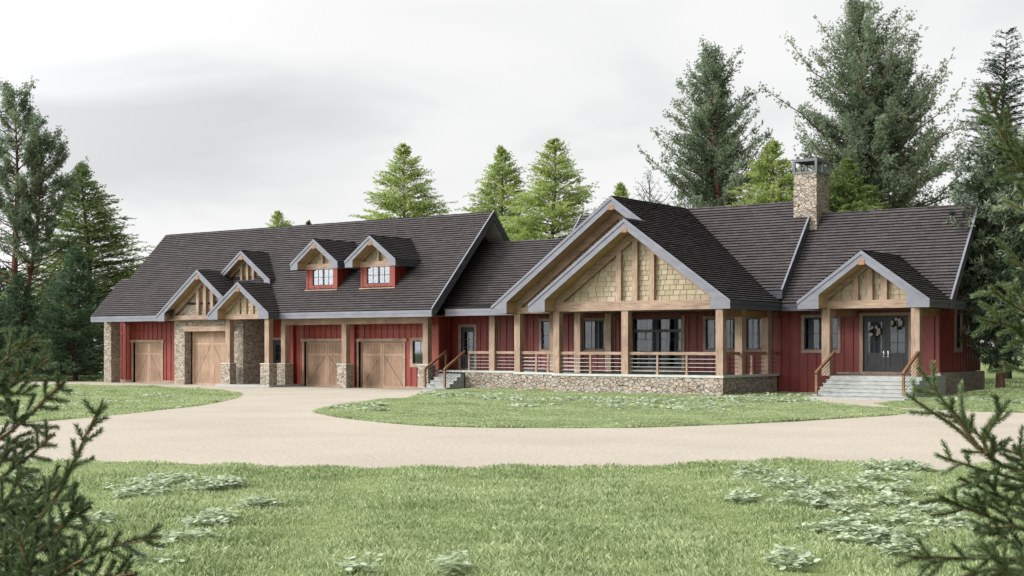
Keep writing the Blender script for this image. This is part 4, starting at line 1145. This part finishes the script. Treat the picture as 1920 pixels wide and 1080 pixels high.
def copy_tree(src, loc, rot, sc, label, matname=None):
    c = src.copy(); COL.objects.link(c); c.location = loc; c.rotation_euler.z = rot; c.scale = (sc[0], sc[0], sc[1]); c['label'] = label
    for ch in src.children:
        d = ch.copy(); COL.objects.link(d); d.parent = c
        if matname and ch.name.startswith('crown'):
            d.data = ch.data.copy(); d.data.materials[0] = M[matname]
    return c
def tloc(px, D): p = dpt(px, D, z=0); return Vector((p.x, p.y, terr(p.x, p.y)-.05))
def topH(py, D): return CAMH+(HOR-py)/F_PX*D
# big pines behind the house
pp = lambda u: min(1, (1-u)**.62*1.0)*(.55+.45*min(1, u*3.2+.4))
D = 84
make_tree('pine_tree', 'tall blue green pine behind the big porch gable, left of the chimney', 'tree', tloc(1343, D), 'pine', 'bark', 'tall pines behind the house', H=topH(102, D), Rad=4.6, style='pine', seed=5, h0=.38, nb=115, twigs=44, tl=.155, m=13, bl=.15, bw=.026, droop=.02, elev=.22, up=.22, prof=pp, clump=.10, stems=2, bare=.10, spread=1.0, pts=6, gap=.12)
make_tree('pine_tree', 'tallest and broadest blue green pine, right of the stone chimney', 'tree', tloc(1612, D), 'pine', 'bark', 'tall pines behind the house', H=topH(18, D), Rad=6.3, style='pine', seed=9, h0=.36, nb=150, twigs=52, tl=.130, m=13, bl=.15, bw=.026, droop=.02, elev=.18, up=.24, prof=pp, clump=.12, stems=2, bare=.08, spread=1.0, pts=6, gap=.10)
D = 96
make_tree('pine_tree', 'dark open pine with bare red limbs at the far left edge', 'tree', tloc(28, D), 'pine', 'bark', 'tall pines behind the house', H=topH(175, D), Rad=4.6, style='pine', seed=14, h0=.30, nb=95, twigs=40, tl=.165, m=12, bl=.16, bw=.027, droop=.0, elev=.25, up=.22, prof=lambda u: min(1, (1-u)**.5)*(.6+.4*u), clump=.12, stems=2, tip_only=.45, bare=.22, spread=1.0, pts=6, gap=.1)
# fresh green trees
LG = 'fresh green larches behind the roofs'
D = 96
lk_ = dict(style='hemlock', h0=.10, nb=210, twigs=28, tl=.36, m=11, bl=.25, bw=.026, droop=.26, elev=.28, up=.10, prof=lambda u: (1-u)**1.0, clump=.04, spread=.9, pts=6)
L1 = make_tree('larch_tree', 'fresh green larch standing alone behind the garage roof', 'tree', tloc(757, D), 'hemlock', 'bark_dark', LG, H=topH(266, D), Rad=6.6, seed=21, **lk_)
L2 = make_tree('larch_tree', 'fresh green larch, the left one of the pair between garage and porch gable', 'tree', tloc(930, D+3), 'hemlock', 'bark_dark', LG, H=topH(270, D+3), Rad=6.3, seed=33, lean=(.03, .02), **lk_)
copy_tree(L1, tloc(1035, 88), 2.1, (1.0, topH(254, 88)/topH(266, 96)), 'fresh green larch, taller and nearer one of the pair left of the porch gable')
copy_tree(L2, tloc(1155, 108), 1.1, (.9, topH(338, 108)/topH(270, 99)), 'tip of a fresh green larch just above the porch gable peak')
copy_tree(L1, tloc(519, 112), .7, (.9, topH(392, 112)/topH(266, 96)), 'tip of a fresh green larch over the left part of the garage ridge')
copy_tree(L2, tloc(1462, 80), 4.1, (1.0, topH(262, 80)/topH(270, 99)), 'fresh green larch just left of the stone chimney')
copy_tree(L1, tloc(1592, 79), 3.3, (.95, topH(296, 79)/topH(266, 96)), 'fresh green larch half hidden right behind the stone chimney', 'olive')
copy_tree(L2, tloc(160, 103), 5.1, (1.15, topH(302, 103)/topH(270, 99)), 'olive green larch behind the blue spruces at the left garage end', 'olive')
D = 112
make_tree('bare_tree', 'dark nearly leafless crown between porch gable and tall pine', 'tree', tloc(1222, D), 'cedar', 'bark_dark', None, H=topH(330, D), Rad=2.4, style='pine', seed=61, h0=.5, nb=60, twigs=6, tl=.4, m=3, bl=.2, bw=.03, droop=0, elev=.5, up=.1, prof=lambda u: (1-u)**.4, clump=.1, spread=1.0, pts=3, gap=.3)
copy_tree(L2, tloc(577, 122), 2.0, (.6, topH(409, 122)/topH(270, 99)), 'tiny dark treetop on the garage ridge beside the larch tip', 'spruce')
# spruces on the left
SG = 'blue spruces at the left garage end'
sk_ = dict(style='spruce', h0=.03, nb=210, twigs=14, tl=.32, m=8, bl=.17, bw=.036, droop=.10, elev=.10, up=.16, prof=lambda u: (1-u)**.8, clump=.05, spread=.9, pts=5)
D = 92
S1 = make_tree('spruce_tree', 'blue green spruce right beside the left stone column', 'tree', tloc(140, D), 'spruce', 'bark_dark', SG, H=topH(462, D), Rad=2.9, seed=41, **sk_)
copy_tree(S1, tloc(38, 94), 2.2, (.95, topH(512, 94)/topH(462, 92)), 'shorter spruce below the dark pine at the left edge')
copy_tree(S1, tloc(-45, 90), 1.2, (1.1, topH(480, 90)/topH(462, 92)), 'spruce cut off by the left edge of the view')
copy_tree(S1, tloc(92, 104), 3.6, (1.25, topH(520, 104)/topH(462, 92)), 'spruce filling the gap behind the two front spruces')
copy_tree(S1, tloc(195, 108), 4.6, (1.15, topH(530, 108)/topH(462, 92)), 'spruce showing between the larch and the garage eave')
copy_tree(S1, tloc(0, 112), 5.6, (1.4, topH(500, 112)/topH(462, 92)), 'dark spruce farthest back at the left edge', 'cedar')
# right side: dark layered cedar and the glossy fir beside the house
D = 92
make_tree('cedar_tree', 'dark layered cedar with a narrow tip at the upper right', 'tree', tloc(1878, D), 'cedar', 'bark_dark', None, H=topH(52, D), Rad=4.2, style='cedar', seed=51, h0=.12, nb=260, twigs=18, tl=.30, m=11, bl=.22, bw=.024, droop=.20, elev=.12, up=.04, prof=lambda u: (1-u)**.75, clump=.05, spread=1.0, pts=5, flat=2.5)
p = dpt(1872, 60.5, z=0)
make_tree('fir_tree', 'dense glossy fir with a short trunk at the right house corner', 'tree', (p.x, p.y, terr(p.x, p.y)-.05), 'yew', 'bark', None, H=11., Rad=2.35, style='pine', seed=71, h0=.10, nb=190, twigs=12, tl=.42, m=7, bl=.30, bw=.050, droop=.14, elev=.25, up=.12, prof=lambda u: min(1, (1-u)**.5*1.25)*(.42+.58*min(1, max(0, u-.18)*3.2)), clump=.05, spread=.9, pts=5)

# ------------------------------------------------------------------ near spruces framing the view
def near_spruce(name, label, base, boughs, mat, seed, H=3.2, nl=.024, sl_=(.075, .15)):
    r = np.random.default_rng(seed)
    root = empty(name, base); tag(root, label, 'tree', 'near spruces framing the view')
    W = MB(); B0 = np.array(base)
    W.tube([(0, 0, 0), (0.02, 0.01, H*.5), (0, 0, H)], [.07, .05, .012], 8)
    P_, D_, U_, T_, L_ = [], [], [], [], []
    def shoot(a, b, rad, dens=1., tn=.45):
        a, b = np.array(a), np.array(b); L = np.linalg.norm(b-a); d = (b-a)/max(L, 1e-6)
        bendv = unit(r.normal(size=3))*L*.05
        W.tube([tuple(a), tuple((a+b)/2+bendv), tuple(b)], [rad, rad*.8, rad*.45], 4, False)
        n = int(L*2700*dens)+8
        s = r.random(n)[:, None]; mid = (1-(2*s-1)**2)
        P = a+(b-a)*s+bendv*mid
        an = r.random(n)*2*np.pi; x = unit(np.cross(d, [0, 0, 1.])+1e-6); y = np.cross(d, x)
        rad_ = np.outer(np.cos(an), x)+np.outer(np.sin(an), y)
        dd = unit(rad_*.85+d*(.75+.5*s)+r.normal(size=(n, 3))*.12)
        P_.append(P); D_.append(dd); T_.append(np.clip(tn+.18*r.normal(size=n), 0, 1)); L_.append(nl*(.7+.5*r.random(n))*(1-.25*(s[:, 0] > .93)))
    for (pts, dense) in boughs:
        pts = [np.array(dpt(px, D, py=py))-B0 for px, py, D in pts]
        n = len(pts); cum = np.r_[0, np.cumsum([np.linalg.norm(pts[i+1]-pts[i]) for i in range(n-1)])]
        tot = cum[-1]; arr = np.array(pts)
        f = lambda s: np.array([np.interp(s*tot, cum, arr[:, k]) for k in range(3)])
        W.tube([tuple(f(s)) for s in np.linspace(0, 1, 8)], [.006*(1-.7*s)+.0015 for s in np.linspace(0, 1, 8)], 6, False)
        tn = .4+.15*r.normal()
        for k in range(8): shoot(f(k/8), f((k+1)/8), .002, .9, tn)
        k = max(3, int(tot/.062*dense))
        for j in range(k):
            s = (j+.5+.3*r.normal())/k; s = min(max(s, .04), .95)
            p0 = f(s); tg = unit(f(min(s+.05, 1))-f(max(s-.05, 0)))
            # side shoots in a loose plane around the bough
            sdv = unit(np.cross(tg, [CS*.3-SN, CS+.3*SN, .2])); sg = 1 if j % 2 else -1
            l = (sl_[0]+sl_[1]*(1-s))*(.65+.6*r.random())
            dd = unit(tg*1.15+sdv*sg*(.62+.3*r.random())+r.normal(size=3)*.18)
            e1 = p0+dd*l; shoot(p0, e1, .003, 1., tn+.08*r.normal())
            if l > .13:
                for q in (.3, .5, .7):
                    if r.random() < .8:
                        p1 = p0+dd*l*q; sd2 = unit(np.cross(dd, [CS*.3-SN, CS+.3*SN, .2]))*(1 if r.random() < .5 else -1)
                        d2 = unit(dd+sd2*.8+r.normal(size=3)*.2); shoot(p1, p1+d2*l*(.55-.3*q)*(.8+.5*r.random())+d2*.02, .002, 1., tn+.1*r.normal())
    P, Dd, T, L = np.concatenate(P_), np.concatenate(D_), np.concatenate(T_), np.concatenate(L_)[:, None]
    N = len(P); sd = unit(np.cross(Dd, r.normal(size=(N, 3))))*.0010
    V = np.stack([P-sd, P+sd, P+Dd*L*.8+sd*.8, P+Dd*L], 1).reshape(-1, 3)
    W.build('trunk', M['twig'], root, world=False); np_mesh('needles', V, 4, M[mat], root, np.repeat(T, 4))
    print(name, 'needles', N)
    return root
Dl = 5.4
bl_ = dpt(-420, 5.6, z=0)
LB = [
 ([(-250,1150,5.6),(20,1050,5.5),(64,991,5.4),(128,893,5.3),(162,812,5.3),(192,752,5.2)], 1.1),
 ([(-260,1000,5.6),(0,900,5.5),(60,850,5.4),(100,815,5.3)], 1.2),
 ([(-260,950,5.6),(0,825,5.5),(30,805,5.5),(85,748,5.4),(121,714,5.3)], 1.2),
 ([(-260,900,5.6),(-40,760,5.5),(30,720,5.4),(95,668,5.3)], 1.2),
 ([(-260,850,5.6),(-60,730,5.5),(0,680,5.4),(70,632,5.3)], 1.2),
 ([(-260,830,5.7),(-60,690,5.6),(10,660,5.5),(35,640,5.4)], 1.),
 ([(-250,1150,5.4),(0,1046,5.2),(106,990,5.0),(170,950,4.9)], 1.2),
 ([(-200,1230,5.2),(40,1130,5.0),(119,1067,4.8),(204,1025,4.7),(300,1008,4.6)], 1.0),
 ([(-200,1250,5.2),(80,1140,5.0),(180,1085,4.8),(255,1075,4.6)], 1.2),
 ([(-200,1200,5.4),(0,1090,5.2),(60,1040,5.0),(110,1000,4.9),(150,930,4.9)], 1.2),
 ([(-250,1100,5.4),(-40,1000,5.3),(20,930,5.2),(42,880,5.2)], 1.2),
 ([(-250,1100,5.6),(-60,940,5.5),(0,870,5.4),(20,840,5.4)], 1.),
 ([(-200,1230,5.2),(0,1120,5.0),(90,1060,4.9),(150,1040,4.8)], 1.3),
 ([(-200,1180,5.6),(0,1060,5.5),(40,1000,5.5),(90,930,5.4)], 1.3),
 ([(-200,1250,5.4),(40,1150,5.3),(140,1060,5.2),(180,990,5.2)], 1.2),
 ([(-100,1250,5.0),(20,1150,4.9),(60,1080,4.8),(30,1000,4.8)], 1.2),
 ([(-200,1000,5.8),(0,960,5.7),(60,940,5.6),(110,900,5.6)], 1.2),
]
near_spruce('near_spruce', 'dark spruce boughs reaching in from the lower left corner', tuple(bl_), LB, 'near_needle', 3)
br_ = dpt(2330, 5.6, z=0)
RB = [
 ([(2200,1000,5.6),(1920,884,5.5),(1868,870,5.4),(1836,840,5.3),(1803,795,5.3),(1758,738,5.2),(1722,690,5.2)], .75),
 ([(1836,842,5.3),(1790,800,5.3),(1750,774,5.25),(1698,738,5.2)], .5),
 ([(2200,1020,5.7),(1930,905,5.6),(1852,884,5.5),(1800,868,5.4),(1755,852,5.4)], .9),
 ([(1850,850,5.3),(1842,815,5.3),(1862,782,5.3)], .8),
 ([(2200,1060,5.7),(1920,950,5.6),(1852,921,5.5),(1799,897,5.4)], .9),
 ([(2200,1100,5.4),(1920,994,5.3),(1823,958,5.2),(1762,930,5.1)], .9),
 ([(2200,1120,5.2),(1920,1047,5.1),(1815,1047,5.0),(1700,1042,4.9)], .9),
 ([(2200,1190,5.2),(1960,1100,5.1),(1880,1060,5.0),(1790,1085,4.9)], 1.),
 ([(2200,1000,5.4),(1960,900,5.3),(1915,860,5.3),(1900,835,5.3)], 1.),
 ([(2200,1150,5.4),(1960,1040,5.3),(1880,1010,5.2),(1850,985,5.2)], 1.1),
 ([(2200,1120,5.4),(1980,1010,5.3),(1900,985,5.2),(1830,1000,5.2)], 1.1),
 ([(2200,1220,5.1),(1980,1120,5.0),(1900,1085,5.0),(1860,1040,5.0)], 1.1),
 ([(2200,500,5.6),(1960,370,5.5),(1920,329,5.4),(1878,253,5.3),(1832,178,5.3)], .8),
 ([(2200,480,5.6),(1980,350,5.5),(1920,290,5.4),(1880,240,5.4),(1850,160,5.3)], .6),
 ([(2200,420,5.6),(1990,330,5.5),(1930,300,5.4),(1895,262,5.4)], .8),
 ([(2200,620,5.6),(1960,600,5.5),(1905,580,5.4),(1858,538,5.3)], .8),
 ([(2200,700,5.6),(1960,640,5.5),(1900,612,5.4),(1835,597,5.3)], .8),
 ([(2200,560,5.6),(1980,520,5.5),(1925,500,5.4),(1885,488,5.4)], .9),
 ([(2200,460,5.6),(1980,420,5.5),(1930,400,5.4),(1880,375,5.4)], .8),
 ([(2200,780,5.6),(1980,720,5.5),(1930,700,5.4),(1880,680,5.4)], .8),
 ([(2200,400,5.6),(1990,330,5.5),(1940,322,5.4),(1880,318,5.4)], .8),
]
near_spruce('near_spruce', 'paler spruce boughs reaching in along the right edge', tuple(br_), RB, 'near_pale', 4, H=4.6, sl_=(.09, .13))

# ------------------------------------------------------------------ camera, sun, sky
cam = bpy.data.cameras.new('camera'); co = bpy.data.objects.new('camera', cam); COL.objects.link(co)
co.location = (0, 0, CAMH); co.rotation_euler = (R(90), 0, TH)
cam.sensor_width = 36; cam.lens = F_PX/1920*36; cam.shift_y = (HOR-540)/1920; cam.clip_end = 3000; cam.clip_start = .1
scene.camera = co
EL, AZ = 27, 45         # sun elevation; light travels toward +X+Y
sl = bpy.data.lights.new('sun', 'SUN'); so = bpy.data.objects.new('sun', sl); COL.objects.link(so)
sl.energy = 2.4; sl.angle = R(14); sl.color = (1, .965, .92)
sd = Vector((-math.sin(R(AZ))*math.cos(R(EL)), -math.cos(R(AZ))*math.cos(R(EL)), math.sin(R(EL))))
so.rotation_euler = sd.to_track_quat('Z', 'Y').to_euler()
w = bpy.data.worlds.new('World'); scene.world = w; w.use_nodes = True; nt = w.node_tree; nt.nodes.clear()
out = nt.nodes.new('ShaderNodeOutputWorld'); bg = nt.nodes.new('ShaderNodeBackground'); nt.links.new(bg.outputs[0], out.inputs[0])
sky = nt.nodes.new('ShaderNodeTexSky'); sky.sky_type = 'NISHITA'; sky.sun_disc = False; sky.sun_elevation = R(EL); sky.sun_rotation = math.atan2(sd.x, sd.y)
tc = nt.nodes.new('ShaderNodeTexCoord'); mp = nt.nodes.new('ShaderNodeMapping'); mp.inputs['Scale'].default_value = (1, 1, 3.6)
nt.links.new(tc.outputs['Generated'], mp.inputs[0])
mp.inputs['Location'].default_value = (.35, .1, .3)
cl = nt.nodes.new('ShaderNodeTexNoise'); cl.inputs['Scale'].default_value = 3.0; cl.inputs['Detail'].default_value = 6; cl.inputs['Roughness'].default_value = .5; cl.inputs['Distortion'].default_value = .35
nt.links.new(mp.outputs[0], cl.inputs['Vector'])
rd = nt.nodes.new('ShaderNodeVectorMath'); rd.operation = 'DOT_PRODUCT'; rd.inputs[1].default_value = (CS, SN, 0); nt.links.new(tc.outputs['Generated'], rd.inputs[0])
lm = nt.nodes.new('ShaderNodeMapRange'); lm.interpolation_type = 'SMOOTHSTEP'
for k_, v_ in (('From Min', -.22), ('From Max', .04), ('To Min', 1.), ('To Max', .12)): lm.inputs[k_].default_value = v_
nt.links.new(rd.outputs['Value'], lm.inputs['Value'])
sx_ = nt.nodes.new('ShaderNodeSeparateXYZ'); nt.links.new(tc.outputs['Generated'], sx_.inputs[0])
zb_ = ramp(nt, [(.0,(.15,.15,.15)), (.075,(.2,.2,.2)), (.125,(.85,.85,.85)), (.185,(1,1,1)), (.225,(.25,.25,.25)), (.5,(.3,.3,.3))], sx_.outputs['Z'], 'EASE')
bm = nt.nodes.new('ShaderNodeMath'); bm.operation = 'MULTIPLY'; nt.links.new(zb_, bm.inputs[0]); nt.links.new(lm.outputs[0], bm.inputs[1])
nm = nt.nodes.new('ShaderNodeMath'); nm.operation = 'MULTIPLY_ADD'; nm.inputs[1].default_value = 3.2; nm.inputs[2].default_value = -1.50; nt.links.new(cl.outputs[0], nm.inputs[0])
sm_ = nt.nodes.new('ShaderNodeMath'); sm_.operation = 'MULTIPLY_ADD'; sm_.inputs[1].default_value = .62; nt.links.new(bm.outputs[0], sm_.inputs[0]); nt.links.new(nm.outputs[0], sm_.inputs[2])
cr = ramp(nt, [(.0, (.97,.97,.965)), (.35, (.92,.92,.92)), (.65, (.81,.813,.82)), (1., (.70,.705,.72))], sm_.outputs[0], 'LINEAR')
# unseen sky around the sun boosted to brighten the whole scene
dot = nt.nodes.new('ShaderNodeVectorMath'); dot.operation = 'DOT_PRODUCT'; dot.inputs[1].default_value = tuple(sd)
nt.links.new(tc.outputs['Generated'], dot.inputs[0])
gl = ramp(nt, [(0., (.0,.0,.0)), (1., (1,1,1))], dot.outputs['Value'])
mr = nt.nodes.new('ShaderNodeMapRange'); mr.inputs['From Min'].default_value = -.9; mr.inputs['From Max'].default_value = 1.; mr.inputs['To Min'].default_value = 0.; mr.inputs['To Max'].default_value = 1.
nt.links.new(dot.outputs['Value'], mr.inputs['Value'])
gr_ = ramp(nt, [(0, (.5,.5,.5)), (.34, (1,1,1)), (.52, (1.0,1.0,1.0)), (.75, (1,1,1)), (1, (1,1,1))], mr.outputs[0])
mul = nt.nodes.new('ShaderNodeMath'); mul.operation = 'MULTIPLY_ADD'
pw = nt.nodes.new('ShaderNodeMath'); pw.operation = 'POWER'; pw.inputs[1].default_value = 2.2
cl0 = nt.nodes.new('ShaderNodeMath'); cl0.operation = 'MAXIMUM'; cl0.inputs[1].default_value = 0
nt.links.new(dot.outputs['Value'], cl0.inputs[0]); nt.links.new(cl0.outputs[0], pw.inputs[0])
mul.inputs[1].default_value = 4.2; mul.inputs[2].default_value = 1.0; nt.links.new(pw.outputs[0], mul.inputs[0])
# unseen sky toward +X dimmed to deepen shade on the +X faces
dx = nt.nodes.new('ShaderNodeVectorMath'); dx.operation = 'DOT_PRODUCT'; dx.inputs[1].default_value = (.93, .30, -.2); nt.links.new(tc.outputs['Generated'], dx.inputs[0])
md = nt.nodes.new('ShaderNodeMapRange'); md.interpolation_type = 'SMOOTHSTEP'; md.inputs['From Min'].default_value = -.05; md.inputs['From Max'].default_value = .75; md.inputs['To Min'].default_value = 1.; md.inputs['To Max'].default_value = .12
nt.links.new(dx.outputs['Value'], md.inputs['Value'])
m2 = nt.nodes.new('ShaderNodeMath'); m2.operation = 'MULTIPLY'; nt.links.new(mul.outputs[0], m2.inputs[0]); nt.links.new(md.outputs[0], m2.inputs[1])
vs = nt.nodes.new('ShaderNodeVectorMath'); vs.operation = 'SCALE'; nt.links.new(cr, vs.inputs[0]); nt.links.new(m2.outputs[0], vs.inputs['Scale'])
sk = nt.nodes.new('ShaderNodeVectorMath'); sk.operation = 'SCALE'; nt.links.new(sky.outputs[0], sk.inputs[0]); sk.inputs['Scale'].default_value = .1
mxs = mixc(nt, .04, vs.outputs[0], sk.outputs[0])
nt.links.new(mxs, bg.inputs[0]); bg.inputs[1].default_value = 1.0
vs_ = scene.view_settings; vs_.view_transform = 'Standard'; vs_.look = 'None'; vs_.exposure = 0.0; vs_.gamma = 1; vs_.use_curve_mapping = False
